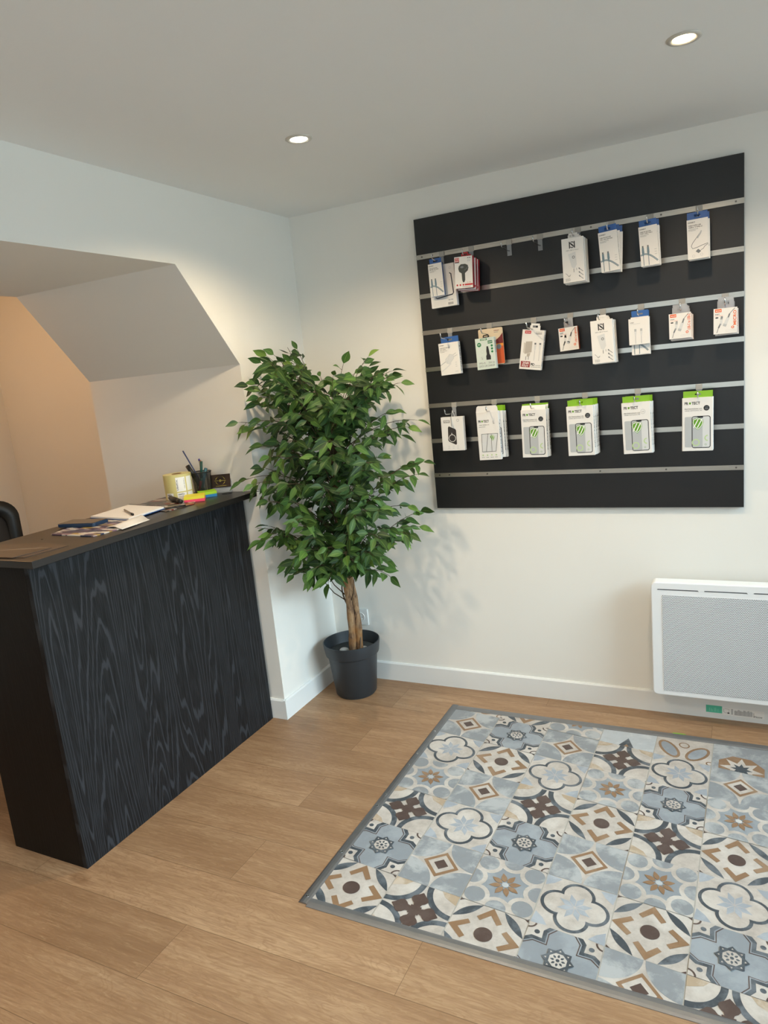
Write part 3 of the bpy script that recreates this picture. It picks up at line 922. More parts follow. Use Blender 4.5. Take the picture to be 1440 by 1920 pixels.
def a_adapter(w, h):
    a = Art()
    a.text('CONNECT', .05 * w, .28 * w, h - .011, h - .007, K, bold=True)
    a.text('CHARGEUR SECTEUR', .06 * w, .56 * w, h - .021, h - .0175, K, bold=True); a.text('20W USB-C', .06 * w, .36 * w, h - .027, h - .0235, K, bold=True)
    micro(a, .06 * w, .42 * w, h - .032, .0014, KG, 2); micro(a, .06 * w, .30 * w, h - .036, .0014, KG, 8)
    out = [(.28 * w, .062), (.52 * w, .082), (.70 * w, .078), (.72 * w, .064), (.48 * w, .042), (.34 * w, .046)]
    a.poly(out, KXL); a.up(); a.stroke(out + [out[0]], .0007, KL); a.stroke([(.52 * w, .082), (.42 * w, .060), (.34 * w, .046)], .0006, KL)
    a.stroke([(.70 * w, .078), (.84 * w, .084)], .002, KL); a.stroke([(.72 * w, .070), (.90 * w, .076)], .002, KL)
    a.stroke([(.30 * w, .054), (.12 * w, .046), (.02 * w, .040)], .003, KL); a.stroke([(.06 * w, .016), (.32 * w, .030), (.56 * w, .044)], .0035, KXL)
    for k in range(3): a.rect(.76 * w, .85 * w, .046 - .008 * k, .0475 - .008 * k, KL)
    a.rect(.72 * w, .88 * w, .010, .0115, KL)
    return a

def a_carcharger(w, h):
    a = Art()
    G = KGD
    a.poly(rrect(.27 * w, .63 * w, h - .010, h - .0025, .002, 3), G); a.poly(rrect(.66 * w, .90 * w, h - .024, h - .013, .001, 2), G)
    a.poly(circ(.20 * w, h - .025, .0085, 18), G)
    for k in range(3): a.poly(circ(.86 * w, h - (.033 + .0115 * k), .0045, 14), G)
    a.up(); a.text('FAST', .68 * w, .88 * w, h - .021, h - .016, KW, bold=True); a.text('QC', .14 * w, .26 * w, h - .027, h - .022, KW, bold=True)
    a.text('SUPER', .30 * w, .60 * w, h - .0085, h - .004, KW, bold=True)
    a.poly([(.58 * w, .088), (.66 * w, .088), (.70 * w, .070), (.71 * w, .058), (.76 * w, .050), (.76 * w, .036), (.52 * w, .036), (.52 * w, .050), (.56 * w, .058), (.55 * w, .070)], K)
    a.ring(.34 * w, .070, .006, .0066, KL, 14); a.ring(.30 * w, .045, .006, .0066, KL, 14); a.stroke([(.28 * w, .048), (.31 * w, .044), (.29 * w, .043), (.32 * w, .039)], .001, K)
    for x, y in ((.18, .08), (.40, .095), (.82, .05), (.16, .055), (.84, .030), (.44, .03)): a.poly([(x * w - .004, y), (x * w, y + .005), (x * w + .004, y), (x * w, y - .005)], KXL)
    a.text('PPS-FI', .12 * w, .45 * w, .021, .028, KG); a.text('30W 5A', .62 * w, .94 * w, .021, .028, KG)
    a.text('QUICK CAR CHARGER', .10 * w, .94 * w, .008, .017, KG)
    return a

def a_pd(w, h):
    a = Art()
    a.poly(rrect(.12 * w, .40 * w, h - .015, h - .004, .0015, 3), KR); a.up(); a.text('MOXOM', .16 * w, .36 * w, h - .0115, h - .0075, KW, bold=True)
    a.text('FAST', .63 * w, .90 * w, h - .010, h - .007, KG); a.text('CHARGER', .62 * w, .90 * w, h - .0155, h - .0125, K, bold=True)
    G1 = ink('b3aca2'); G2 = ink('c9c4bb')
    a.poly([(.12 * w, h - .048), (.12 * w, h - .086), (.20 * w, h - .092), (.20 * w, h - .052)], G2); a.poly([(.20 * w, h - .045), (.50 * w, h - .043), (.50 * w, h - .084), (.20 * w, h - .092)], G1)
    a.poly([(.30 * w, h - .090), (.46 * w, h - .087), (.42 * w, h - .100), (.30 * w, h - .102)], G1)
    a.rect(.25 * w, .275 * w, h - .115, h - .101, KG); a.rect(.37 * w, .395 * w, h - .113, h - .100, KG)
    for cx in (.64, .86):
        a.rect(cx * w - .0035, cx * w + .0035, h - .055, h - .048, KG); a.poly([(cx * w - .0045, h - .057), (cx * w + .0045, h - .057), (cx * w + .003, h - .072), (cx * w + .001, h - .078), (cx * w - .001, h - .078), (cx * w - .003, h - .072)], KXL)
        a.rect(cx * w - .0008, cx * w + .0008, h - .115, h - .078, KL)
    a.poly([(.06 * w, .008), (.48 * w, .008), (.48 * w, .031), (.06 * w, .031)], ink('8d2a2a')); a.up()
    a.text('25W', .13 * w, .44 * w, .018, .029, KW, bold=True); a.text('FAST', .12 * w, .42 * w, .010, .016, KW, bold=True)
    a.text('PD', .52 * w, .69 * w, .015, .025, K, bold=True); a.text('CHARGER', .71 * w, .96 * w, .015, .0185, KG); micro(a, .53 * w, .96 * w, .0095, .002, KG, 4)
    return a

def a_usb(w, h, txt='USB-C to USB-C', frac=.94):
    a = Art()
    a.rect(.06 * w, .34 * w, h - .0125, h - .002, KO); a.up(); a.text('MOXOM', .10 * w, .31 * w, h - .0095, h - .006, KW, bold=True)
    a.text('FAST', .07 * w, .26 * w, h - .021, h - .0175, K, bold=True); micro(a, .07 * w, .40 * w, h - .0245, .0012, KO, 3)
    a.poly(circ(.14 * w, h - .030, .005, 14, 0, 360, .0022), K)
    c1 = KXL
    a.poly([(.30 * w, h - .028), (.40 * w, h - .030), (.36 * w, h - .055), (.26 * w, h - .057), (.27 * w, h - .043)], c1); a.poly([(.31 * w, h - .026), (.40 * w, h - .027), (.385 * w, h - .037), (.29 * w, h - .036)], KG)
    a.stroke([(.29 * w, h - .056), (.21 * w, h - .064), (.14 * w, .004)], .0018, KG); a.stroke([(.30 * w, h - .050), (.21 * w, h - .064)], .0045, KG)
    a.poly([(.56 * w, h - .030), (.68 * w, h - .033), (.56 * w, h - .056), (.42 * w, h - .053)], c1); a.poly([(.42 * w, h - .050), (.57 * w, h - .054), (.52 * w, h - .062), (.39 * w, h - .058)], KL)
    a.stroke([(.62 * w, h - .032), (.70 * w, h - .018), (.90 * w, h - .003)], .0018, KG); a.stroke([(.61 * w, h - .034), (.68 * w, h - .020)], .0045, KG)
    a.text(txt, .83 * w, .96 * w, .026, frac * h, KO, vert=True, bold=True)
    a.ring(.81 * w, .0195, .0022, .0045, KO, 12)
    a.stroke(rrect(.52 * w, .92 * w, .006, .011, .002, 3) + [(.92 * w - .002, .006)], .0004, KL)
    return a

def a_plain(w, h):
    a = Art()
    a.text('CABLE', .08 * w, .25 * w, h - .015, h - .012, K, bold=True); micro(a, .08 * w, .56 * w, h - .019, .0013, KL, 3)
    for cx in (.32, .60):
        a.rect(cx * w - .0035, cx * w + .0035, h - .045, h - .036, KL); a.poly([(cx * w - .004, h - .046), (cx * w + .004, h - .046), (cx * w + .002, h - .060), (cx * w - .002, h - .060)], KXL)
        a.rect(cx * w - .0009, cx * w + .0009, .004, h - .060, KL)
    return a

def a_power(w, h):
    a = Art()
    a.poly(rrect(.11 * w, .40 * w, h - .024, h - .013, .001, 2), ink('8f8a86')); a.up(); a.text('POWER', .14 * w, .38 * w, h - .022, h - .015, KW, bold=True)
    a.ring(.76 * w, h - .015, .0045, .0055, KG, 16)
    pts = [(.30 * w, h - .044), (.34 * w, h - .038), (.62 * w, h - .050), (.66 * w, h - .056), (.66 * w, h - .112), (.62 * w, h - .116), (.32 * w, h - .102), (.28 * w, h - .096)]
    a.poly(pts, ink('34302f')); a.up(); a.ring(.47 * w, h - .088, .0135, .0155, KW, 22); a.stroke([(.46 * w, h - .066), (.46 * w, h - .073)], .002, KW)
    for k in range(3): a.ring((.30 + .20 * k) * w, .017, .003, .0036, KL, 12); micro(a, (.25 + .2 * k) * w, (.35 + .2 * k) * w, .009, .0014, KL, k)
    return a

def protect_head(a, w, h):
    y0, y1 = h - .024, h - .014
    a.text('PR', .08 * w, .20 * w, y0, y1, K, bold=True); shield(a, .255 * w, (y0 + y1) / 2, .0055, False)
    a.text('TECT', .31 * w, .58 * w, y0, y1, K, bold=True)

def a_protect(w, h, badge='k'):
    a = Art()
    protect_head(a, w, h)
    a.text('PROTEGE ECRAN 2.5D', .08 * w, .64 * w, h - .0405, h - .0365, K); a.text('VERRE ANTICHOC 9H', .08 * w, .64 * w, h - .0465, h - .043, KG)
    if badge == 'k': a.poly(circ(.79 * w, h - .037, .0095, 22), K); a.up(); a.text('2.5D', .74 * w, .84 * w, h - .036, h - .033, KL); a.text('VERRE', .73 * w, .85 * w, h - .042, h - .039, KL)
    else: a.ring(.74 * w, h - .035, .0075, .0085, KL, 22); a.text('2.5', .70 * w, .78 * w, h - .037, h - .033, KG)
    a.poly(rrect(.08 * w, .55 * w, .014, h - .066, .004, 3), KL); a.up()
    out = rrect(.31 * w, .92 * w, .010, h - .064, .008, 5); inn = rrect(.335 * w, .895 * w, .0125, h - .0665, .006, 5)
    a.poly(out, K); a.up(); a.poly(inn, KXL); a.up()
    a.poly(rrect(.335 * w, .66 * w, .0125, h - .0665, .004, 3), KL); a.up()
    a.poly(circ(.44 * w, .030, .013, 18), KPG); a.poly(circ(.86 * w if False else .83 * w, .045, .0065 if False else .011, 18, 90, 270), KPG); a.up()
    a.poly(circ(.44 * w, .030, .009, 18), KL); a.poly(circ(.83 * w, .045, .007, 18, 90, 270), KXL)
    a.ring(.76 * w, .022, .0025, .0032, KGR, 12); a.up()
    shield(a, .51 * w, h - .090, .023)
    a.rect(.50 * w, .68 * w, h - .0705, h - .0655, K)
    return a

def a_glass(w, h):
    a = Art()
    y1 = h - .034
    a.text('PR', .08 * w, .20 * w, y1 - .010, y1, K, bold=True); shield(a, .255 * w, y1 - .005, .0055, False); a.text('TECT', .31 * w, .56 * w, y1 - .010, y1, K, bold=True)
    a.text('L', .74 * w, .81 * w, y1 - .016, y1 - .004, KG)
    a.text('VERRE TREMPE 2.5D', .09 * w, .56 * w, y1 - .021, y1 - .018, K); micro(a, .09 * w, .40 * w, y1 - .028, .0018, KG, 3)
    def ph(dx, dy, sk):
        return [(dx + x * w * 1.0 + sk * y, dy + y) for x, y in rrect(0, .44, 0, .072, .004, 3)]
    p1 = ph(.16 * w, .034, .03); p2 = ph(.34 * w, .034, .18)
    a.poly(p1, KXL); a.up(); a.poly(p2, KXL); a.up(); shield(a, .66 * w, .090, .013)
    a.stroke(p1 + [p1[0]], .0012, K); a.stroke(p2 + [p2[0]], .0012, K)
    for k in range(4): a.poly(circ((.18 + .2 * k) * w, .020, .0032, 12), KPG); micro(a, (.12 + .2 * k) * w, (.25 + .2 * k) * w, .010, .0018, KG, k)
    return a

def a_phoneback(w, h):
    a = Art()
    a.rect(.02 * w, .12 * w, h - .022, h - .010, ink('b9a63a')); a.ring(.84 * w, h - .017, .0035, .0045, KL, 12)
    a.stroke([(.80 * w, h - .036), (.86 * w, h - .040), (.90 * w, .050), (.86 * w, .044), (.25 * w, .036), (.19 * w, .041)], .0045, ink('2a3442'))
    for k in range(6): micro(a, .10 * w, .58 * w, .006 + .0035 * k, .001, KXL, k)
    micro(a, .68 * w, .86 * w, .022, .0045, KL, 5)
    for k in range(7): a.rect((.66 + .03 * k) * w, (.675 + .03 * k) * w, .006, .015, K if k % 2 else KG)
    return a

def side_text(txt, d, h, m=None, y0=.14, y1=.86, shield_at=None):
    a = Art()
    a.text(txt, .24 * d, .76 * d, y0 * h, y1 * h, m or K, vert=True, bold=True)
    return a

def pack(name, w, h, d, card, front, side=None, tab=None, top_cut=None):
    """card box hanging by a tab; origin = bottom centre"""
    root = thing(name, '', 'package')
    bm = bmesh.new()
    box(bm, -w / 2, w / 2, -d / 2, d / 2, 0, h)
    obj('carton', bm, card if not isinstance(card, tuple) else card[0], root, bevel=.0007, seg=1)
    if isinstance(card, tuple):   # different front colour
        a = Art(); a.rect(0, w, 0, h, card[1]); a.build('front_sheet', (-w / 2, -d / 2, 0), (1, 0, 0), (0, 0, 1), root, base=.00012)
    if front: front.build('front_print', (-w / 2, -d / 2, 0), (1, 0, 0), (0, 0, 1), root, base=.0003)
    if side: side.build('side_print', (w / 2, -d / 2, 0), (0, 1, 0), (0, 0, 1), root)
    if tab:
        tw, th, tm, rr = tab
        # plate with a slot, standing on the back of the box
        y0 = d / 2 - .0012; y1 = d / 2 - .0002
        bm = bmesh.new(); s0 = th * .35; s1 = th * .68; sw = min(.010, tw * .3)
        if rr:
            outer = rrect(-tw / 2, tw / 2, h - .004, h + th, rr, 3)
        else:
            outer = [(tw / 2, h - .004), (tw / 2, h + th), (-tw / 2, h + th), (-tw / 2, h - .004)]
        box(bm, -tw / 2, tw / 2, y0, y1, h - .004, h + s0)
        box(bm, -tw / 2 + (rr * .5 if rr else 0), tw / 2 - (rr * .5 if rr else 0), y0, y1, h + s1, h + th)
        box(bm, -tw / 2, -sw, y0, y1, h + s0, h + s1); box(bm, sw, tw / 2, y0, y1, h + s0, h + s1)
        obj('hang_tab', bm, tm, root)
    return root

def hang(root, x, zc, h, yf, d, n, desc, cat, place, group, tilt=0, gap=.0015, jit=None, yaw=0, seed=0):
    """hang n copies one behind the other; zc = height of the centre of the front box"""
    rnd = random.Random(seed)
    ords = ['front one', 'second one', 'third one', 'fourth one']
    for i in range(n):
        o = root if i == 0 else copy_tree(root)
        dx, dt, dz, dyw = (0, 0, 0, 0) if i == 0 else (jit[i - 1] if jit and i - 1 < len(jit) else (rnd.uniform(-.002, .003), rnd.uniform(-.8, .8), rnd.uniform(-.004, -.001), 0))
        t = math.radians(tilt + dt)
        # bottom centre from the centre
        o.location = (x + dx - math.sin(t) * h / 2, yf + d / 2 + i * (d + gap), zc + dz - h / 2 * math.cos(t))
        o.rotation_euler = (0, t, math.radians(yaw + dyw))
        lab = desc + ' ' + place if n == 1 else ('%s, %s %s' % (desc, ['front', 'second', 'third', 'fourth'][i] if i < n - 1 else 'rear', place))
        tag(o, lab, cat, group)

# top row
r = pack('cable_box', .058, .125, .012, (CARD_B, CARD), a_cable(.058, .125, t2='USB VERS LIGHTNING'), tab=(.050, .020, CARD_B, 0))
hang(r, .712, 1.794, .125, -.091, .012, 1, 'slim white and blue cable box', 'cable box', 'before a larger white box, leftmost on top row', 'cable boxes on the panel', tilt=-1.8)
r = pack('accessory_box', .110, .163, .022, CARD, a_phoneback(.11, .163))
hang(r, .727, 1.770, .163, -.066, .022, 1, 'larger white box with phone outline', 'accessory box', 'behind the slim cable box, leftmost on the top row', 'boxes on the top row', tilt=-1.2)
r = pack('car_transmitter_box', .072, .117, .024, (CARD_R, CARD), a_fm(.072, .117), side_text('CAR WIRELESS', .024, .117, ink('5a1015'), .2, .8), tab=(.030, .018, CARD_R, .006))
hang(r, .837, 1.802, .117, -.118, .024, 3, 'red and white car transmitter box', 'accessory box', 'on the top row hook', 'red boxes on the top row', tilt=2.4, jit=[(.003, .5, -.006, 2), (.004, .8, -.009, 1)], yaw=2)
NSA = a_ns(.077, .155)
r = pack('charger_box', .077, .153, .018, CARD, NSA, tab=(.036, .018, CARD, .005))
ns1 = r
hang(r, 1.255, 1.783, .153, -.122, .018, 4, 'white charger box with black logo', 'charger box', 'on the top row', 'logo charger boxes on the top row', tilt=-.6)
ns2 = copy_tree(ns1)
r = pack('cable_box', .064, .135, .011, (CARD, CARD), a_cable(.064, .135, t2='TYPE-C VERS LIGHTNING'), side_text('CONNECT', .011, .135, ink('20242c')), tab=(.060, .022, CARD_B, 0))
hang(r, 1.379, 1.794, .135, -.115, .011, 3, 'blue-tabbed white cable box, fanned crookedly', 'cable box', 'on the sixth hook, top row', 'cable boxes on the panel', tilt=-3.6, jit=[(.004, 3, -.001, 5), (.009, 6, -.003, 8)])
r = pack('cable_box', .060, .131, .011, (CARD, CARD), a_cable(.060, .131), side_text('CONNECT', .011, .131, ink('20242c')), tab=(.056, .022, CARD_B, 0))
cb = r
hang(r, 1.511, 1.792, .131, -.112, .011, 3, 'blue-tabbed white cable box with two plugs', 'cable box', 'on the seventh hook, top row', 'cable boxes on the panel', tilt=-3.0, jit=[(.005, 1.2, -.002, 0), (.004, 2.0, -.002, 0)])
r = pack('cable_box', .065, .127, .012, (CARD, CARD), a_cable(.065, .127, loop=True, t1='CABLE SUPRA USB', t2='VERS TYPE-C'), tab=(.063, .024, CARD_B, 0))
hang(r, 1.665, 1.789, .127, -.112, .012, 2, 'blue-tabbed white cable box with looped cable', 'cable box', 'rightmost on the top row', 'cable boxes on the panel', tilt=-1.2, jit=[(.004, .8, -.003, 0)])
# middle row
r = pack('adapter_box', .086, .128, .022, CARD, a_adapter(.086, .128), side_text('CONNECT', .022, .128, ink('20242c'), .08, .9), tab=(.076, .024, CARD_B, 0))
hang(r, .736, 1.483, .128, -.073, .022, 1, 'white wall charger box with blue tab', 'charger box', 'leftmost on the middle row', 'boxes on the middle row', tilt=-1.8)
r = pack('car_charger_box', .078, .122, .024, CARD_PG, a_carcharger(.078, .122), side_text('CHARGER', .024, .122, ink('4d6a5c'), .5, .9), tab=(.026, .012, M_black, .004))
hang(r, .892, 1.488, .122, -.082, .024, 1, 'pale green box with black car charger', 'charger box', 'in front of an orange pack, middle row', 'boxes on the middle row', tilt=-1.6)
# flat blister card behind it
root = thing('blister_card', 'cream, maroon and orange flat card behind the pale green car charger box', 'package', (.912, -.045, 1.412), (0, math.radians(-1), 0), 'boxes on the middle row')
bm = bmesh.new(); prism(bm, rrect(-.053, .046, .03, .172, .006, 4), -.004, .004, 'y')
obj('card', bm, mat('cream_card', 'd6c3a6', rough=.4), root)
a = Art(); a.rect(.0, .047, 0, .090, KOD if False else ink('c0511f')); a.up(); a.poly([(.0, .068), (.0465, .068), (.0465, .098), (.022, .092), (.0, .085)], ink('f0a030') if False else ink('d98a2b')); a.up()
a.poly([(.0, .078), (.0465, .078), (.0465, .118), (.034, .104), (.012, .088)], ink('6d1c1c')); a.poly(circ(.028, .066, .010, 16), KG); micro(a, .012, .036, .128, .003, ink('7a3a3a'), 3); micro(a, .012, .03, .122, .002, KG, 5)
a.build('card_print', (0, -.004, .032), (1, 0, 0), (0, 0, 1), root)
r = pack('charger_box', .086, .150, .022, CARD, a_pd(.086, .150), side_text('PD CHARGER SET', .022, .150, KG, .1, .9), tab=(.040, .024, CARD, .006))
hang(r, 1.072, 1.484, .150, -.064, .022, 1, 'tilted white 25W charger box with red tag', 'charger box', 'on the middle row', 'boxes on the middle row', tilt=9.0)
TABC = M_clear
r = pack('cable_box', .070, .085, .022, (CARD_O, CARD), a_usb(.070, .085, 'USB-C to Lightning'), tab=(.034, .034, TABC, .004))
hang(r, 1.216, 1.510, .085, -.072, .022, 1, 'small square cable box with rust orange side', 'cable box', 'left of the logo boxes, middle row', 'boxes on the middle row', tilt=-2.7)
r = ns2
for ch in r.children: pass
hang(r, 1.346, 1.486, .153, -.122, .018, 4, 'white charger box with black logo', 'charger box', 'on the middle row', 'logo charger boxes on the middle row', tilt=-1.6)
r = pack('cable_box', .070, .091, .012, CARD, a_plain(.070, .091))
hang(r, 1.472, 1.508, .091, -.114, .012, 1, 'plain white cable box with pale plugs', 'cable box', 'covering a taller blue-tabbed box on the middle row', 'boxes on the middle row', tilt=-.6)
r2_ = [copy_tree(cb) for _ in range(2)]
for i, o in enumerate(r2_):
    o.location = (1.474 + .002 * i, -.094 + .0125 * i, 1.428 - .002 * i); o.rotation_euler = (0, math.radians(-.6), 0)
    tag(o, ['blue-tabbed cable box directly behind the plain white box on the middle row', 'rear blue-tabbed cable box behind the plain white box on the middle row'][i], 'cable box', 'cable boxes on the panel')
r = pack('cable_box', .071, .085, .014, (CARD_O, CARD), a_usb(.071, .085, 'USB-C to USB-C'), tab=(.050, .030, TABC, .004))
hang(r, 1.606, 1.512, .085, -.112, .014, 3, 'square white cable box with orange vertical lettering', 'cable box', 'on the seventh hook, middle row', 'square cable boxes on the middle row', tilt=-.7, jit=[(.003, -.5, -.005, 0), (.005, .5, -.007, 0)])
r = pack('cable_box', .072, .084, .014, (CARD_O, CARD), a_usb(.072, .084, 'MICRO', .88), tab=(.050, .036, TABC, .004))
hang(r, 1.747, 1.512, .084, -.112, .014, 2, 'square white cable box lettered MICRO in orange', 'cable box', 'rightmost on the middle row', 'square cable boxes on the middle row', tilt=.5, jit=[(.004, -1.2, -.005, 0)])
# bottom row
r = pack('power_bank_box', .098, .140, .022, CARD, a_power(.098, .140))
hang(r, .725, 1.177, .140, -.075, .022, 1, 'white power bank box hung by a string', 'accessory box', 'leftmost on the bottom row', 'boxes on the bottom row', tilt=.4)
bm = bmesh.new(); tube(bm, [(-.002, -.012, .10), (0, -.013, .135), (.001, -.008, .152), (.002, -.004, .165), (.004, .004, .152), (.006, .010, .139)], .0012, 6)
obj('hanging_string', bm, mat('white_string', 'd9d6d0', rough=.7), r, smooth=True)
bigside = side_text('PROTECT', .018, .19, K, .15, .8)
r = pack('screen_protector_box', .092, .196, .018, CARD, a_glass(.092, .196), bigside)
bm = bmesh.new()
v = [(-.046, -.009, .195), (.046, -.009, .195), (.044, -.002, .216), (-.040, -.002, .219)]
prism(bm, [(-.046, .195), (.046, .195), (.044, .212), (.038, .218), (-.036, .220), (-.042, .215)], -.0085, -.0075, 'y')
obj('box_flap', bm, CARD, r)
hang(r, .885, 1.163, .196, -.092, .018, 1, 'white screen protector box with open upright flap', 'screen protector box', 'second on the bottom row', 'screen protector boxes on the bottom row', tilt=-.8)
PR = a_protect(.099, .187)
r = pack('screen_protector_box', .099, .187, .018, CARD, PR, bigside, tab=(.094, .022, CARD_G, 0))
pr0 = r
pb = copy_tree(pr0)
hang(pb, .893, 1.165, .187, -.072, .018, 2, 'green-tabbed screen protector box', 'screen protector box', 'behind the open-flapped box on the bottom row', 'screen protector boxes on the bottom row', tilt=-.6, jit=[(.004, .3, -.002, 0)])
p3 = copy_tree(pr0); p4 = copy_tree(pr0)
bm = bmesh.new()
prism(bm, [(-.009, .186), (-.0082, .186), (.006, .2035), (.0052, .2035)], -.047, .048, 'x')
obj('box_flap', bm, CARD, p3)
hang(p3, 1.070, 1.162, .187, -.090, .018, 2, 'screen protector box under a sloping white flap', 'screen protector box', 'third on the bottom row', 'screen protector boxes on the bottom row', tilt=.4, jit=[(.005, -.3, 0, 0)])
hang(p4, 1.254, 1.166, .187, -.115, .018, 4, 'green-tabbed screen protector box with black badge', 'screen protector box', 'fourth on the bottom row', 'screen protector boxes on the bottom row', tilt=-.6, jit=[(.004, .3, 0, 0), (.006, .3, 0, 0), (.006, .4, 0, 0)])
hang(pr0, 1.658, 1.168, .187, -.115, .018, 3, 'green-tabbed screen protector box with black badge', 'screen protector box', 'rightmost on the bottom row', 'screen protector boxes on the bottom row', tilt=.4, jit=[(-.002, .6, -.003, 0), (0, 0, -.002, 0)])
r = pack('screen_protector_box', .099, .187, .018, CARD, a_protect(.099, .187, 'w'), bigside, tab=(.094, .022, CARD_G, 0))
hang(r, 1.455, 1.166, .187, -.115, .018, 3, 'green-tabbed screen protector box with pale round badge', 'screen protector box', 'fifth on the bottom row', 'screen protector boxes on the bottom row', tilt=-1.3, jit=[(.003, .5, -.002, 0), (.004, 1, -.002, 0)])

# ================================================================== RECEPTION COUNTER
DZ = 1.002; TZ = 1.024
DX0, DX1, DY0, DY1 = -.409, -.063, -1.528, -.505
root = thing('reception_counter', 'tall narrow black wood-grain reception counter with overhanging top by the opening', 'counter', ((DX0 + DX1) / 2, (DY0 + DY1) / 2, 0))
ox, oy = (DX0 + DX1) / 2, (DY0 + DY1) / 2
boxo('front_panel', DX1 - .018 - ox, DX1 - ox, DY0 - oy, DY1 - oy, 0, DZ, M_deskF, root, bevel=.0006)
boxo('side_panel', DX0 - ox, DX1 - .0185 - ox, DY0 - oy, DY0 + .018 - oy, 0, DZ, M_deskS_shaded, root, bevel=.0006)
boxo('side_panel', DX0 - ox, DX1 - .0185 - ox, DY1 - .018 - oy, DY1 - oy, 0, DZ, M_deskS_shaded, root, bevel=.0006)
for z in (.35, .68):
    boxo('shelf', DX0 + .02 - ox, DX1 - .02 - ox, DY0 + .02 - oy, DY1 - .02 - oy, z, z + .018, M_deskT, root)
tp = boxo('countertop', -.405 - ox, .0 - ox, -1.556 - oy, -.491 - oy, DZ + .0005, TZ, M_deskT, root, bevel=.001)
bm = bmesh.new(); rg = lathe(bm, [(.022, TZ + .0002), (.022, TZ + .0015), (.015, TZ + .002), (.014, TZ + .0006)], 24, c=(-.118 - ox, -.535 - oy)); cap(bm, rg[-1])
obj('cable_grommet', bm, M_black, tp)
bm = bmesh.new(); rg = lathe(bm, [(.004, TZ + .0002), (.0035, TZ + .001)], 12, c=(-.26 - ox, -1.318 - oy)); cap(bm, rg[-1])
obj('screw_hole', bm, M_black, tp)

# ---- things on the counter
def flat_sheet(name, label, cat, pts, z, t, m, art=None, group=None, bend=0):
    cx = sum(p[0] for p in pts) / len(pts); cy = sum(p[1] for p in pts) / len(pts)
    root = thing(name, label, cat, (cx, cy, z), group=group)
    bm = bmesh.new(); prism(bm, [(x - cx, y - cy) for x, y in pts], 0, t, 'z')
    return root, obj('cover' if art else 'sheet', bm, m, root), (cx, cy)

def magmat(name, cols, scale, seed):
    g = NT(name)
    tc = g.n('ShaderNodeTexCoord'); mp = g.n('ShaderNodeMapping', {0: tc.outputs['Object']}); mp.inputs['Location'].default_value = (seed, seed, 0); mp.inputs['Rotation'].default_value = (0, 0, .3)
    mp.inputs['Scale'].default_value = (1, 3.0, 1)
    v = g.n('ShaderNodeTexVoronoi', {0: mp.outputs[0], 'Scale': scale}, distance='CHEBYCHEV')
    s = g.n('ShaderNodeSeparateXYZ', {0: v.outputs['Color']})
    n = len(cols)
    c = g.ramp(s.outputs[0], [(i / n, srgb(k)) for i, k in enumerate(cols)])
    c.node.color_ramp.interpolation = 'CONSTANT'
    g.link(c, g.b.inputs['Base Color']); g.b.inputs['Roughness'].default_value = .3
    return g.m
MG1 = magmat('magazine_print', ['2b2745', '4a3a55', 'c9bfb4', '2b3a5a', 'a58a4e', '8a6f80', 'd8d2c8'], 22, 3)
MG2 = magmat('catalogue_print', ['231f1e', '3a322c', '7a2b26', '1c1c1e', 'a29a90', '5c4a3c', 'c9c1b6'], 24, 7)
ZT = TZ + .0003
# leaflet at the near end
rt, _, _ = flat_sheet('folded_leaflet', 'dark brown folded leaflet at the near end of the counter', 'leaflet', [(-.375, -1.40), (-.355, -1.535), (-.075, -1.525), (-.055, -1.385), (-.19, -1.36)], ZT, .0012, mat('brown_leaflet', '4a3c31', rough=.35, noise=.3, nscale=40))
a = Art(); a.stroke([(-.09, -.035), (-.02, -.01), (.06, .012), (.10, .028)], .006, ink('8f8273')); a.stroke([(-.06, -.05), (.08, -.045)], .004, ink('6f6253'))
a.build('leaflet_print', (0, 0, .0012), (1, 0, 0), (0, 1, 0), rt)
bm = bmesh.new(); prism(bm, [(-.165, -.10), (.10, -.095), (.125, .02), (.05, .0)], .0016, .0030, 'z')
obj('inner_fold', bm, mat('brown_leaflet', '4a3c31'), rt)
# magazine under the phone
flat_sheet('magazine', 'glossy purple and yellow magazine lying under the phone', 'magazine', [(-.285, -1.262), (-.072, -1.272), (-.055, -1.10), (-.20, -1.01), (-.36, -1.05)], ZT, .003, MG1)
rt = thing('paper_sheet', 'white curled paper sheet between the magazine and the notebook', 'paper', (-.085, -1.085, ZT + .0032))
bm = bmesh.new()
n = 8; rows = []
for i in range(n + 1):
    t = i / n; z = .0005 + .016 * math.sin(PI * t) ** 2
    rows.append([bm.verts.new((-.055 + .10 * t, -.075 - .02 * t, z * .4)), bm.verts.new((-.055 + .085 * t, .055 - .01 * t, z))])
for i in range(n): bm.faces.new((rows[i][0], rows[i + 1][0], rows[i + 1][1], rows[i][1]))
o = obj('sheet', bm, mat('white_paper', 'e9e4dc', rough=.6), rt, smooth=True)
sd = o.modifiers.new('solid', 'SOLIDIFY'); sd.thickness = .0006
# phone
rt = thing('smartphone', 'black smartphone in a blue case lying face up on the magazine', 'phone', (-.288, -1.125, ZT + .0034), (0, 0, math.radians(8)))
bm = bmesh.new(); prism(bm, rrect(-.080, .080, -.040, .040, .010, 6), 0, .0125, 'z')
obj('phone_case', bm, mat('blue_case', '1c3450', rough=.45), rt, bevel=.002)
bm = bmesh.new(); prism(bm, rrect(-.0765, .0765, -.0365, .0365, .008, 6), .0126, .0134, 'z')
obj('screen', bm, mat('phone_screen', '0c0c0e', rough=.06, noise=0, spec=.8), rt)
# catalogue under the notebook and roll
flat_sheet('catalogue', 'dark red and grey printed catalogue between the notebook and the label roll', 'magazine', [(-.385, -.80), (-.39, -.64), (-.20, -.625), (-.10, -.76), (-.115, -.90)], ZT, .003, MG2)
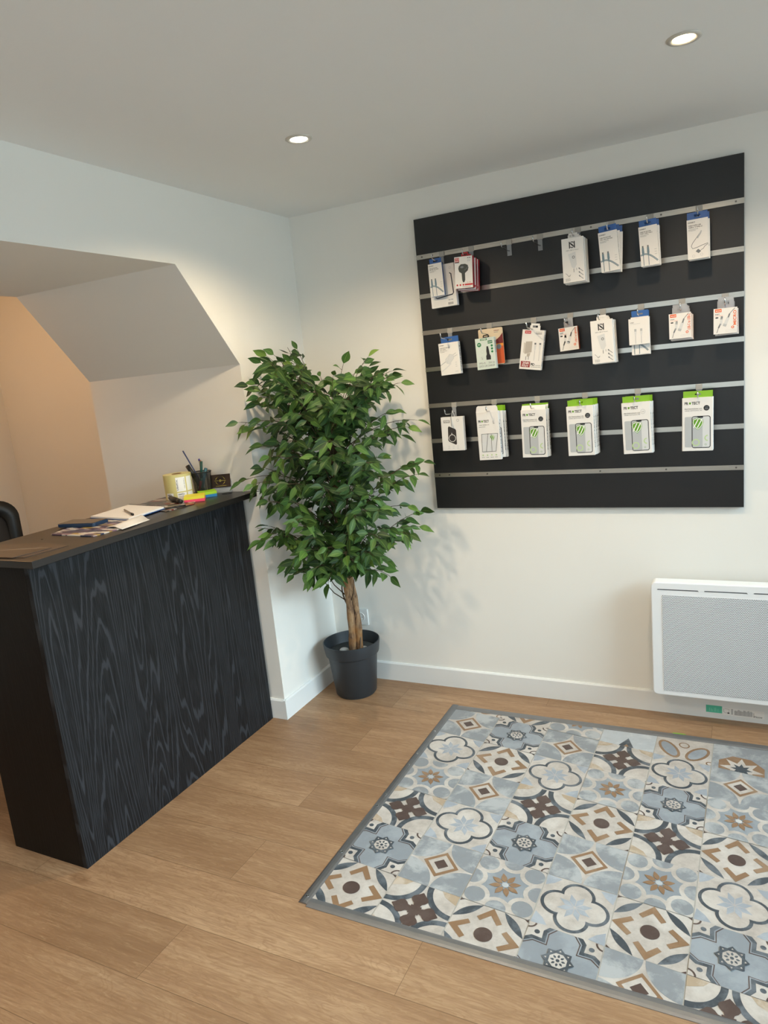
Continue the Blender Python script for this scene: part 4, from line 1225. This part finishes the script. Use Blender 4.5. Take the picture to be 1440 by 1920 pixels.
# notebook
rt = thing('spiral_notebook', 'open spiral notebook with blank white pages and blue cover', 'notebook', (-.262, -.932, ZT + .0034))
c = [(-.105, -.095), (-.130, .12), (.105, .075), (.125, -.125)]
bm = bmesh.new(); prism(bm, c, 0, .0022, 'z'); obj('cover', bm, mat('blue_cover', '1f4f8c', rough=.4), rt)
bm = bmesh.new(); prism(bm, [(x * .975, y * .975) for x, y in c], .0023, .0085, 'z'); obj('pages', bm, mat('notebook_paper', 'eeeae4', rough=.6), rt, bevel=.0006)
bm = bmesh.new()
p0, p1 = Vector((-.127, .118, .006)), Vector((.103, .075, .006))
for i in range(22):
    c0 = p0.lerp(p1, (i + .5) / 22); d = (p1 - p0).normalized(); nn = Vector((-d.y, d.x, 0))
    tube(bm, [c0 + nn * .0055 * math.cos(a) + Vector((0, 0, 1)) * .0055 * math.sin(a) + d * .001 * k for k, a in enumerate([j * PI / 4 for j in range(9)])], .0006, 5)
obj('wire_binding', bm, mat('dark_wire', '555250', rough=.35, metal=.8), rt, smooth=True)
# pen on the notebook
rt = thing('ballpoint_pen', 'clear ballpoint pen with black cap lying on the open notebook', 'pen', (-.222, -.975, ZT + .0165))
bm = bmesh.new(); tube(bm, [(-.062, .040, 0), (.045, -.028, 0)], .0035, 10); obj('barrel', bm, mat('grey_pen_barrel', '8f867b', rough=.2), rt, smooth=True)
bm = bmesh.new(); tube(bm, [(.044, -.0275, 0), (.062, -.0385, 0)], .0045, 10); obj('cap', bm, M_black, rt, smooth=True)

# label roll
RC = (-.283, -.634)
rt = thing('label_roll', 'thick roll of yellow backing paper with white printed labels', 'label roll', (RC[0], RC[1], ZT))
bm = bmesh.new(); h = .104; ro = .056; ri = .020
rg = lathe(bm, [(ri, 0), (ro, 0), (ro, h), (ri, h), (ri, 0)], 64)
obj('roll', bm, mat('yellow_backing_paper', 'd3c885', rough=.4, noise=.06), rt)
bm = bmesh.new(); lathe(bm, [(ri - .0002, .0), (ri - .0002, h + .001), (ri - .003, h + .001), (ri - .003, 0), (ri - .0002, 0)], 32)
obj('cardboard_core', bm, mat('cardboard', '8a6a48', rough=.8), rt)
def curved(art, R, a_mid, z0):
    """wrap artwork round the roll"""
    vs = []; fs = []; mi = []
    for t, m, l in art.t:
        i = len(vs)
        for p in t:
            an = a_mid + p[0] / R; rr = R + .0004 + l * .00012
            vs.append((rr * math.cos(an), rr * math.sin(an), z0 + p[1]))
        a = (t[1][0] - t[0][0]) * (t[2][1] - t[0][1]) - (t[2][0] - t[0][0]) * (t[1][1] - t[0][1])
        fs.append((i, i + 1, i + 2) if a > 0 else (i, i + 2, i + 1)); mi.append(m)
    me = bpy.data.meshes.new('label'); me.from_pydata(vs, [], fs); me.polygons.foreach_set('material_index', mi)
    return link_mesh('label', me, art.mats, rt)
def strips(a, x0, x1, y0, y1, m, n=10):
    for i in range(n): a.rect(x0 + (x1 - x0) * i / n, x0 + (x1 - x0) * (i + 1) / n, y0, y1, m)
am = math.atan2(-2.19, 2.10)
a = Art(); strips(a, -.016, .022, .036, .094, KW); a.up()
a.text('LibelCo', -.016 + .001, -.016 + .006, .042, .084, K, vert=True, bold=True)
a.text('TIM ROLL', .0155, .0195, .046, .088, K, vert=True)
strips(a, -.0085, -.0079, .042, .088, KG, 1)
curved(a, ro, am + .12, 0)
a = Art(); strips(a, -.016, .022, .003, .031, KW); a.up(); a.text('LabelCo', -.013, .012, .022, .0285, K, bold=True); a.text('Labels 58 x 40', -.013, .018, .014, .018, KG); a.text('roll 1000', -.013, .014, .007, .010, KG)
curved(a, ro, am + .12, 0)
a = Art(); strips(a, -.019, .015, .003, .031, KW); a.up(); a.text('LabelCo', -.015, .006, .022, .028, K, bold=True); a.text('Labels 58 x 40', -.015, .010, .014, .018, KG)
curved(a, ro, am - .72, 0)
a = Art(); strips(a, .0, .03, .036, .094, KW); strips(a, .0, .03, .003, .031, KW)
curved(a, ro, am + .62, 0)

# pen cup: black wire mesh
CC = (-.222, -.556)
rt = thing('pen_cup', 'black wire mesh pen cup behind the label roll', 'pen holder', (CC[0], CC[1], ZT))
g = NT('black_wire_mesh')
tc = g.n('ShaderNodeTexCoord'); sx = g.n('ShaderNodeSeparateXYZ', {0: tc.outputs['Object']})
an = g.math('MULTIPLY', g.math('ARCTAN2', sx.outputs[1], sx.outputs[0]), 22.0)
f1 = g.math('FRACT', g.math('ADD', an, g.math('MULTIPLY', sx.outputs[2], 480.0))); f2 = g.math('FRACT', g.math('SUBTRACT', an, g.math('MULTIPLY', sx.outputs[2], 480.0)))
wire = g.math('MAXIMUM', g.math('LESS_THAN', f1, .38), g.math('LESS_THAN', f2, .38))
g.link(wire, g.b.inputs['Alpha']); g.b.inputs['Base Color'].default_value = srgb('15171a'); g.b.inputs['Roughness'].default_value = .4
bm = bmesh.new(); lathe(bm, [(.034, .0), (.041, .096)], 40); rg = lathe(bm, [(.034, .001), (.002, .001)], 40); obj('mesh_body', bm, g.m, rt, smooth=True)
bm = bmesh.new(); tube(bm, [(.041 * math.cos(a), .041 * math.sin(a), .0975) for a in [i * 2 * PI / 32 for i in range(33)]], .0022, 8)
tube(bm, [(.034 * math.cos(a), .034 * math.sin(a), .0022) for a in [i * 2 * PI / 32 for i in range(33)]], .002, 8)
obj('rim', bm, M_black, rt, smooth=True)
def stick(name, label, base, tip, r, m, capm=None, capl=.3, r2=None):
    b = Vector(base); t = Vector(tip)
    root = thing(name, label, name.split('_')[-1], (CC[0] + b.x, CC[1] + b.y, ZT + b.z), group='pens in the mesh cup')
    d = t - b
    bm = bmesh.new(); q = d * (1 - capl if capm else 1)
    tube(bm, [(0, 0, 0), tuple(q)], r, 10); obj('barrel', bm, m, root, smooth=True)
    if capm:
        bm = bmesh.new(); tube(bm, [tuple(q * 1.0), tuple(d)], r2 or r * 1.25, 10); obj('cap', bm, capm, root, smooth=True)
stick('black_marker', 'thick black marker leaning out to the left of the mesh cup', (.012, -.004, .004), (-.052, -.018, .128), .0085, M_black, mat('black_cap', '1c1f22', rough=.35), .42, .0095)
stick('blue_pencil', 'long thin blue pencil leaning far left out of the mesh cup', (.010, .012, .004), (-.070, -.012, .190), .0028, mat('blue_pencil_paint', '39466f', rough=.4))
stick('ballpoint_pen', 'clear ballpoint pen with purple end in the mesh cup', (.010, .0, .004), (-.016, .018, .150), .0032, mat('clear_pen_barrel', 'b4aca2', rough=.2), mat('purple_cap', '3a2f7a', rough=.4), .06)
stick('paint_brush', 'small brown-tipped brush standing in the mesh cup', (.0, .006, .004), (-.004, .012, .145), .0028, mat('white_handle', 'c9c0b6', rough=.4), mat('brown_tip', '7a4a2c', rough=.5), .12)
stick('green_pen', 'dark green capped pen leaning right in the mesh cup', (-.004, -.012, .004), (.012, -.002, .142), .0055, mat('green_pen_body', '1f5a50', rough=.35), mat('green_pen_cap', '16463c', rough=.35), .5, .0058)
stick('teal_pen', 'teal pen resting against the right rim of the mesh cup', (-.008, -.01, .004), (.026, .004, .112), .0065, mat('teal_pen_body', '2a5f6c', rough=.35))
stick('red_pen', 'short red pen low inside the mesh cup', (-.018, -.010, .004), (.010, -.020, .060), .0055, mat('red_pen_body', '8a2030', rough=.35))

# business card holder
rt = thing('card_holder', 'clear acrylic stand at the far end of the counter', 'card holder', (-.163, -.512, ZT), (0, 0, math.radians(25)))
bm = bmesh.new(); prism(bm, [(-.014, 0), (.014, 0), (.016, .003), (-.002, .003), (.007, .055), (.005, .055), (-.005, .003), (-.012, .003), (-.013, .020), (-.015, .020)], -.046, .046, 'x')
obj('stand', bm, M_clear, rt)
rt = thing('business_card', 'dark brown business card with gold round emblem in the clear stand', 'card', (-.163, -.512, ZT + .022), (math.radians(-9), 0, math.radians(25)))
bm = bmesh.new(); box(bm, -.0425, .0425, -.0042, -.0030, 0, .055); obj('card', bm, mat('brown_card', '3a2b22', rough=.6, spec=.2), rt)
GO = mat('gold_foil', 'c9b04a', rough=.25, metal=.6)
a = Art(); a.band(circ(.042, .029, .0185, 16, 25, 155), circ(.042, .026, .0215, 16, 20, 160)[:17], GO, False); a.band(circ(.042, .029, .0185, 16, 205, 335), circ(.042, .032, .0215, 16, 200, 340), GO, False)
a.ring(.042, .029, .003, .0045, GO, 14); a.text('A', .0405, .0435, .027, .031, GO); micro(a, .018, .036, .0282, .0014, GO, 2); micro(a, .048, .066, .0282, .0014, GO, 3); micro(a, .022, .068, .006, .0014, GO, 6)
a.build('gold_emblem', (-.0425, -.0042, 0), (1, 0, 0), (0, 0, 1), rt)

def notes(label, cx, cy, s, ry, h, top, bot):
    rt = thing('sticky_note_pad', label, 'sticky notes', (cx, cy, ZT), (0, 0, ry), 'sticky note pads')
    bm = bmesh.new(); box(bm, -s / 2, s / 2, -s / 2, s / 2, 0, h / 2 - .0001); obj('lower_notes', bm, mat('notes_' + bot, bot, rough=.6), rt)
    bm = bmesh.new(); box(bm, -s / 2, s / 2, -s / 2, s / 2, h / 2, h); obj('upper_notes', bm, mat('notes_' + top, top, rough=.6), rt)
notes('yellow and pink block of sticky notes nearest the counter edge', -.165, -.678, .080, math.radians(38), .022, 'e6d93a', 'ef4a6a')
notes('lime green and blue block of sticky notes in front of the mesh cup', -.176, -.590, .070, math.radians(48), .022, 'a5d62a', '2a80b8')
# black marker / clip lying on the catalogue
rt = thing('whiteboard_marker', 'black capped marker lying in front of the label roll', 'marker', (-.225, -.725, ZT + .0130))
bm = bmesh.new(); tube(bm, [(-.060, .038, .0), (.030, -.018, .0)], .0095, 12); obj('barrel', bm, mat('dark_grey_marker', '2f2c29', rough=.4), rt, smooth=True)
bm = bmesh.new(); tube(bm, [(.030, -.018, .0), (.066, -.040, .0)], .0085, 12); obj('cap', bm, M_black, rt, smooth=True)
rt = thing('folding_glasses', 'small dark folded item beside the notebook edge', 'accessory', (-.128, -.835, ZT + .004))
bm = bmesh.new(); tube(bm, [(-.02, -.03, .0), (.0, .0, .001), (.022, .035, .0)], .0038, 8); obj('body', bm, M_black, rt, smooth=True)

# ================================================================== OFFICE CHAIR behind the counter
rt = thing('office_chair', 'black mesh-backed office chair behind the counter', 'chair', (-.78, -1.085, 0), (0, 0, 0))
M_chair = mat('black_chair_plastic', '16130f', rough=.5)
g = NT('black_chair_mesh')
tc = g.n('ShaderNodeTexCoord'); ck = g.n('ShaderNodeTexChecker', {0: tc.outputs['Object'], 'Scale': 420.0}); ck.inputs[1].default_value = srgb('1a1511'); ck.inputs[2].default_value = srgb('2c231c')
g.link(ck.outputs[0], g.b.inputs['Base Color']); g.b.inputs['Roughness'].default_value = .8
outer = rrect(-.235, .235, .56, 1.075, .07, 7); inner = rrect(-.185, .185, .61, 1.02, .045, 7)
bm = bmesh.new()
def bow(y, z): return .05 * (y / .235) ** 2 + .03 * math.sin((z - .56) / .515 * PI)
O = [bm.verts.new((bow(y, z) - .30 + .0, y, z)) for y, z in outer]; I = [bm.verts.new((bow(y, z) - .30, y, z)) for y, z in inner]
n = len(O)
for i in range(n): bm.faces.new((O[i], O[(i + 1) % n], I[(i + 1) % n], I[i]))
o = obj('backrest_frame', bm, M_chair, rt, smooth=True); s = o.modifiers.new('solid', 'SOLIDIFY'); s.thickness = .028; s.offset = 0
bm = bmesh.new(); N = 8
gr = [[bm.verts.new((bow(-.19 + .38 * i / N, .60 + .43 * j / N) - .30, -.19 + .38 * i / N, .60 + .43 * j / N)) for j in range(N + 1)] for i in range(N + 1)]
for i in range(N):
    for j in range(N): bm.faces.new((gr[i][j], gr[i + 1][j], gr[i + 1][j + 1], gr[i][j + 1]))
o = obj('backrest_mesh', bm, g.m, rt, smooth=True); s = o.modifiers.new('solid', 'SOLIDIFY'); s.thickness = .006; s.offset = 0
bm = bmesh.new(); prism(bm, rrect(-.24, .24, -.24, .24, .07, 6), .44, .51, 'z'); obj('seat', bm, mat('black_seat_fabric', '191612', rough=.85), rt, bevel=.02, seg=3)
bm = bmesh.new(); tube(bm, [(-.10, 0, .42), (-.30, 0, .43), (-.33, 0, .60), (-.28, 0, .78)], [.022, .022, .02, .018], 10); obj('back_support', bm, M_chair, rt, smooth=True)
for sy in (-1, 1):
    bm = bmesh.new(); tube(bm, [(.0, sy * .24, .45), (.0, sy * .28, .50), (.0, sy * .28, .66)], .016, 8); box(bm, -.12, .12, sy * .28 - .035, sy * .28 + .035, .66, .69); obj('armrest', bm, M_chair, rt, bevel=.008)
bm = bmesh.new(); tube(bm, [(0, 0, .10), (0, 0, .43)], .025, 12); obj('gas_lift', bm, M_black, rt, smooth=True)
bm = bmesh.new()
for k in range(5):
    a = k * 2 * PI / 5 + PI / 5; tube(bm, [(0, 0, .11), (.17 * math.cos(a), .17 * math.sin(a), .095), (.29 * math.cos(a), .29 * math.sin(a), .070)], [.026, .02, .014], 8)
obj('base', bm, M_chair, rt, smooth=True)
for k in range(5):
    a = k * 2 * PI / 5 + PI / 5; bm = bmesh.new()
    for dx in (-.014, .014):
        c0 = Vector((.29 * math.cos(a), .29 * math.sin(a), .028)); t = Vector((-math.sin(a), math.cos(a), 0))
        tube(bm, [tuple(c0 + t * (dx - .008)), tuple(c0 + t * (dx + .008))], .027, 16)
    tube(bm, [(.29 * math.cos(a), .29 * math.sin(a), .03), (.29 * math.cos(a), .29 * math.sin(a), .075)], .006, 8)
    obj('castor', bm, M_black, rt, smooth=True)

# ================================================================== POTTED FICUS
PC = Vector((.180, -.166, 0))
pr = thing('potted_ficus', 'tall artificial ficus tree with dense green leaves in a dark grey pot in the corner', 'plant', tuple(PC))
bm = bmesh.new()
prof = [(.002, 0), (.088, 0), (.096, .010), (.114, .188), (.1155, .195), (.124, .200), (.1255, .206), (.132, .252), (.1318, .257), (.128, .258), (.126, .252), (.119, .205), (.112, .190), (.100, .160), (.002, .160)]
rg = lathe(bm, prof, 72)
o = obj('pot', bm, M_pot, pr, smooth=True); e = o.modifiers.new('edge', 'EDGE_SPLIT'); e.split_angle = math.radians(38)
bm = bmesh.new(); rg = lathe(bm, [(.116, .200), (.114, .207), (.108, .208), (.106, .200), (.060, .197), (.002, .197)], 48); obj('inner_liner', bm, mat('dark_liner', '1f2528', rough=.3), pr, smooth=True)

B0 = Vector((.022, -.012, .165)); T0 = Vector((.060, -.075, 1.16))
def trunk_path(ph, sep, n=26, z1=1.0):
    out = []
    for i in range(n + 1):
        t = i / n * z1; c = B0.lerp(T0, t)
        c.x += .010 * math.sin(t * 7); c.y += .006 * math.sin(t * 5 + 1)
        a = ph + t * 2.4; s = sep * (1 - .35 * t)
        out.append(c + Vector((math.cos(a) * s, math.sin(a) * s, 0)))
    return out
rnd = random.Random(5)
for ph, z1 in ((.45, 1.0), (.45 + PI, .93)):
    P = trunk_path(ph, .0165, z1=z1)
    bm = bmesh.new(); tube(bm, P, [(.0175 - .004 * i / len(P)) * (1 + .10 * math.sin(i * 1.7 + ph)) for i in range(len(P))], 14)
    obj('trunk', bm, M_bark, pr, smooth=True)
bm = bmesh.new(); VP = []
for i in range(60):
    t = i / 59; c = B0.lerp(T0, t * .55); a = -1.2 + t * 7.5
    VP.append(c + Vector((math.cos(a) * (.035 - .009 * t), math.sin(a) * .026, 0)))
tube(bm, VP, .0036, 6)
obj('climbing_stem', bm, mat('grey_brown_vine', '6b5844', rough=.7), pr, smooth=True)

# crown: twigs described by their tips in a frame turned towards the room corner's bisector
SR = Vector((.896, .440, 0)); SD = Vector((.44, -.896, 0))     # sideways, out into the room
CC0 = Vector((.262, -.325, 0))
def W(s, dpt, z):
    p = CC0 + SR * s + SD * dpt; p.z = z
    # keep clear of the two walls
    if p.y > -.045: p.y = -.045
    if p.x < .035 and p.y > -.515:
        if p.x > -.03: p.x = .035
        else: p += SD * ((p.y + .515) / .896)
    return p
tips = []
fixed = [(-.205, .05, 1.60), (-.15, .10, 1.60), (-.10, .0, 1.57), (-.28, .0, 1.53), (-.25, .12, 1.50), (.06, .05, 1.50), (.10, -.02, 1.54), (.20, .0, 1.56), (.24, .08, 1.50), (.31, .05, 1.50), (.34, -.05, 1.45),
         (-.37, .10, 1.36), (-.33, .05, 1.33), (.39, .05, 1.27), (.35, .12, 1.25), (-.385, .12, 1.10), (-.38, .16, 1.05), (-.33, .18, 1.09), (.40, .08, 1.10), (.37, .14, 1.06), (.33, .16, 1.10),
         (-.355, .14, .905), (-.30, .16, .86), (-.26, .20, .89), (.37, .10, .90), (.32, .10, .93), (.36, .05, .83), (.30, .12, .82), (-.225, .10, .72), (-.17, .16, .69), (-.10, .12, .66), (-.04, .16, .645),
         (.20, .12, .70), (.205, .10, .63), (.13, .14, .72), (.26, .05, .76), (-.02, .22, .80), (.05, .24, .77), (-.10, .24, .80)]
for f in fixed: tips.append(((f[0] + (.05 if f[0] < -.3 else (-.02 if f[0] > .3 else .02 if f[0] < -.2 else 0)), f[1], f[2] - (.045 if f[2] > 1.3 else .015 if f[2] > .8 else 0)), 1))
prof = [(1.56, -.20, -.05), (1.50, -.26, -.02), (1.47, .12, .30), (1.42, -.30, .31), (1.34, -.30, .30), (1.26, -.30, .30), (1.18, -.30, .27), (1.10, -.32, .27), (1.02, -.30, .26), (.94, -.26, .26), (.86, -.24, .26), (.78, -.20, .22)]
rnd = random.Random(21)
for z, a0, a1 in prof:
    k = 8 if a1 - a0 > .4 else 4
    for i in range(k):
        s = a0 + (a1 - a0) * (i + rnd.random()) / k
        ed = 1 - abs((s - (a0 + a1) / 2) / ((a1 - a0) / 2)) ** 2
        d = rnd.uniform(.06, .12) + .17 * math.sqrt(max(ed, 0)) * rnd.uniform(.35, 1)
        tips.append(((s, d, z - .03 + rnd.uniform(-.03, .03)), 0))
    for i in range(k // 2 + 1):
        tips.append(((rnd.uniform(a0, a1) * .85, rnd.uniform(-.22, -.02), z + rnd.uniform(-.04, .04)), 0))
LV = []; LF = []; LU = []; LT = []
def leaf(base, d, up, L, wd, tint):
    d = d.normalized(); side = d.cross(up)
    if side.length < .05: side = d.cross(Vector((1, 0, 0)))
    side.normalize(); nrm = side.cross(d).normalized()
    n = 7; i0 = len(LV)
    shape = [0.02, .55, .9, 1.0, .88, .62, .28, .0]
    for k in range(n + 1):
        t = k / n; w = shape[k] * wd / 2
        c = base + d * (L * t) - Vector((0, 0, 1)) * (L * .22 * t * t)
        for sgn in (-1, 0, 1):
            LV.append(c + side * (w * sgn) + nrm * (abs(sgn) * w * .35)); LU.append((.5 + .5 * sgn, t)); LT.append(tint)
    for k in range(n):
        a = i0 + 3 * k
        LF.append((a, a + 1, a + 4, a + 3)); LF.append((a + 1, a + 2, a + 5, a + 4))
TW = bmesh.new(); BR = bmesh.new()
for (s, dpt, z), fx in tips:
    if not fx and -.05 < s < .07 and dpt > .04 and .80 < z < 1.04: continue
    tip = W(s, dpt, z)
    z0 = max(.56, min(1.12, z - rnd.uniform(.14, .34)))
    if z < .95: z0 = min(z0, z - .02); z0 = max(z0, .52)
    tt = (z0 - .165) / (T0.z - B0.z)
    org = Vector(PC) + B0.lerp(T0, min(1, tt)); org.z = z0
    mid = org.lerp(tip, .55) + Vector((0, 0, .07 + .05 * rnd.random()))
    pts = []
    for k in range(11):
        t = k / 10; pts.append(org * (1 - t) ** 2 + mid * 2 * t * (1 - t) + tip * t * t)
    tube(TW, [p - PC for p in pts], [.0022 - .0012 * k / 10 for k in range(11)], 5)
    ln = (tip - org).length
    nl = rnd.randint(10, 14)
    for k in range(nl):
        t = 1 - k * .050 / max(ln, .15) * .55 - (0 if k else 0)
        t = max(t, .30)
        p = org * (1 - t) ** 2 + mid * 2 * t * (1 - t) + tip * t * t
        tg = (2 * (1 - t) * (mid - org) + 2 * t * (tip - mid)).normalized()
        sd = tg.cross(Vector((0, 0, 1))).normalized() * (1 if k % 2 else -1)
        if k == 0: dr = tg + Vector((0, 0, -.1))
        else: dr = tg * rnd.uniform(.2, .8) + sd * rnd.uniform(.5, 1.1) + Vector((rnd.uniform(-.3, .3), rnd.uniform(-.3, .3), rnd.uniform(-.95, .25)))
        dr.normalize()
        rad = Vector((tip.x - PC.x, tip.y - PC.y, 0)); rad = rad.normalized() if rad.length > .01 else Vector((.4, -.9, 0))
        up = (rad * rnd.uniform(.3, 1.3) + Vector((rnd.uniform(-.45, .75), rnd.uniform(-1.0, .2), rnd.uniform(.1, .9)))).normalized()
        L = rnd.uniform(.048, .074); b = p + dr * .012
        tubep = [p - PC, b - PC]
        e = b + dr * L
        if e.y > -.02 or (e.x < .012 and e.y > -.50): continue
        if min(e.x, b.x) < .035 and e.y < -.47 and min(e.z, b.z) < 1.06: continue
        tube(TW, tubep, .0008, 4)
        ti = min(1, max(0, rnd.gauss(.40, .20) + (.22 if fx and k < 5 else 0)))
        leaf(b - PC, dr, up, L, L * rnd.uniform(.38, .48), ti)
obj('twigs', TW, M_twig, pr)
me = bpy.data.meshes.new('foliage'); me.from_pydata([tuple(v) for v in LV], [], LF)
uvl = me.uv_layers.new(name='UVMap')
for lp in me.loops: uvl.data[lp.index].uv = LU[lp.vertex_index]
at = me.attributes.new('tint', 'FLOAT', 'POINT')
at.data.foreach_set('value', LT)
link_mesh('foliage', me, M_leaf, pr, smooth=True)
# bare lower twigs
bm = bmesh.new()
for zz, e in ((.44, (.115, -.10, .62)), (.45, (-.075, -.10, .60)), (.47, (-.05, -.12, .66))):
    c = B0.lerp(T0, (zz - .165) / .995); tube(bm, [tuple(c), ((c.x + e[0]) / 2 * 1.05, (c.y + e[1]) / 2, (zz + e[2]) / 2 - .02), e], [.0028, .0022, .0016], 6)
obj('lower_branches', bm, M_twig, pr, smooth=True)

# pebbles in the pot
def pebble(x, y, rx, ry, rz, lab, hexc):
    bm = bmesh.new(); bmesh.ops.create_icosphere(bm, subdivisions=3, radius=1)
    for v in bm.verts:
        k = 1 + .08 * math.sin(v.co.x * 3 + x * 90) + .06 * math.sin(v.co.y * 4 + y * 70); v.co = Vector((v.co.x * rx * k, v.co.y * ry * k, v.co.z * rz))
    o = obj('pebble', bm, mat('pebble_' + hexc, hexc, rough=.45, noise=.08, nscale=60), smooth=True)
    o.location = (PC.x + x, PC.y + y, .197 + rz * .95)
    tag(o, lab, 'pebble', 'pebbles in the pot')
pebble(-.034, -.014, .024, .020, .012, 'white pebble at the left foot of the trunks inside the pot', 'b9bcbc')
pebble(.054, .022, .019, .016, .013, 'large pale pebble just right of the trunks inside the pot', 'c2c0ba')
pebble(.084, .030, .011, .010, .011, 'small beige pebble furthest right inside the pot', 'b3a894')

# ================================================================== HEATER
HX0, HX1, HZ0, HZ1 = 1.487, 2.26, .117, .576
hr = thing('electric_radiator', 'white electric panel radiator with perforated front, low on the right wall', 'radiator', ((HX0 + HX1) / 2, 0, HZ0))
hw = (HX1 - HX0) / 2; hh = HZ1 - HZ0
bm = bmesh.new(); prism(bm, rrect(-hw, hw, 0, hh, .018, 6), -.098, -.040, 'y'); obj('casing', bm, M_heater, hr, bevel=.004, seg=3)
bm = bmesh.new(); prism(bm, rrect(-hw + .05, hw - .05, .04, hh - .04, .01, 3), -.040, -.0135, 'y'); obj('wall_bracket', bm, mat('grey_bracket', '9a9a98', rough=.5), hr)
bm = bmesh.new(); box(bm, -hw + .040, hw - .12, -.0995, -.0982, .022, hh - .050); obj('grille', bm, M_grille, hr)
for x0, x1 in ((-hw + .022, -hw + .168), (-hw + .185, -hw + .33), (-hw + .347, -hw + .49)):
    bm = bmesh.new(); prism(bm, [(x0, hh - .028), (x0 + .004, hh - .026), (x1 - .004, hh - .026), (x1, hh - .031), (x1 - .005, hh - .0295), (x0 + .003, hh - .0295)], -.0986, -.0978, 'y'); obj('air_slot', bm, mat('slot_shadow_grey', '4a4c50', rough=.6), hr)
bm = bmesh.new(); prism(bm, rrect(hw - .10, hw - .02, .10, hh - .05, .008, 4), -.101, -.0982, 'y'); obj('control_panel', bm, mat('grey_control', 'c9ccce', rough=.4), hr)
# sticker on the baseboard
st = thing('energy_sticker', 'green and white product sticker stuck on the baseboard below the radiator', 'sticker', (1.672, -.0125, .024))
a = Art(); a.rect(0, .057, .0, .030, ink('57c0a0')); a.rect(.058, .203, -.006, .026, KW); a.up()
for i, (x, hgt) in enumerate(((.012, .014), (.018, .012), (.022, .008), (.030, .016), (.034, .017), (.042, .012))): a.rect(x, x + .0016, .005, .005 + hgt, ink('8ad6bf'))
a.stroke([(.063, .022), (.063, .008), (.070, .004), (.080, .006), (.082, .020), (.066, .022)], .001, KG); a.rect(.076, .083, .002, .007, K)
for k in range(5): a.rect(.089, .095, .001 + .0046 * k, .0035 + .0046 * k, KG)
rr_ = random.Random(4)
for k in range(30): a.rect(.100 + .0021 * k, .1011 + .0021 * k, -.001, .016 + rr_.random() * .007, KG)
a.text('Hoow', .168, .196, -.003, .006, K); a.rect(.166, .1672, -.002, .016, K)
a.build('sticker_print', (0, 0, 0), (1, 0, 0), (0, 0, 1), st, base=.0002)

# ================================================================== WALL SOCKET
so = thing('wall_socket', 'white round-well wall socket low on the wall behind the tree trunk', 'socket', (.152, 0, .310))
bm = bmesh.new(); prism(bm, rrect(-.040, .040, -.040, .040, .003, 3), -.009, 0, 'y'); obj('faceplate', bm, M_base, so, bevel=.0015)
bm = bmesh.new(); n = 32
prof = [(.024, -.0092), (.0235, -.0115), (.0205, -.0115), (.020, -.0085)]
rings = [[bm.verts.new((r * math.cos(2 * PI * k / n), y, r * math.sin(2 * PI * k / n))) for k in range(n)] for r, y in prof]
for p, q in zip(rings[:-1], rings[1:]):
    for k in range(n): bm.faces.new((p[k], p[(k + 1) % n], q[(k + 1) % n], q[k]))
obj('socket_ring', bm, M_base, so, smooth=True)
bm = bmesh.new()
for dx in (-.0095, .0095):
    ring = [bm.verts.new((dx + .0024 * math.cos(2 * PI * k / 12), -.0096, .0024 * math.sin(2 * PI * k / 12))) for k in range(12)]; bm.faces.new(ring)
obj('pin_holes', bm, M_black, so)

# ================================================================== CEILING DOWNLIGHTS
def downlight(x, y, label, col, power, hexem):
    rt = thing('ceiling_downlight', label, 'ceiling light', (x, y, H), group='recessed ceiling spotlights')
    bm = bmesh.new(); lathe(bm, [(.026, -.0015), (.030, -.004), (.038, -.0035), (.041, -.0008), (.041, .0), (.026, 0), (.026, -.0015)], 48)
    obj('trim_ring', bm, mat('satin_white_ring', 'cfcac0', rough=.35, metal=.2), rt, smooth=True)
    bm = bmesh.new(); rg = lathe(bm, [(.0235, -.0025), (.018, -.0045), (.010, -.0055), (.002, -.006)], 32); cap(bm, rg[-1])
    obj('lamp_lens', bm, mat('lamp_glow_' + hexem, hexem, emit=hexem, estr=22, noise=0), rt, smooth=True)
    l = light('downlight_beam', 'SPOT', (0, 0, -.022), power, col, (0, 0, 0), spot_size=math.radians(150), spot_blend=.6, shadow_soft_size=.022)
    l.parent = rt
downlight(.600, -.843, 'recessed round ceiling spotlight with cool white glow above the counter', (1.0, .77, .50), 32.0, 'fffaf0')
downlight(1.669, -.793, 'recessed round ceiling spotlight with warm glow above the black panel', (1.0, .73, .45), 26.0, 'ffe9c4')
downlight(.55, -2.25, 'recessed round ceiling spotlight further back in the shop, above the front of the counter', (1.0, .80, .58), 40.0, 'fffaf0')
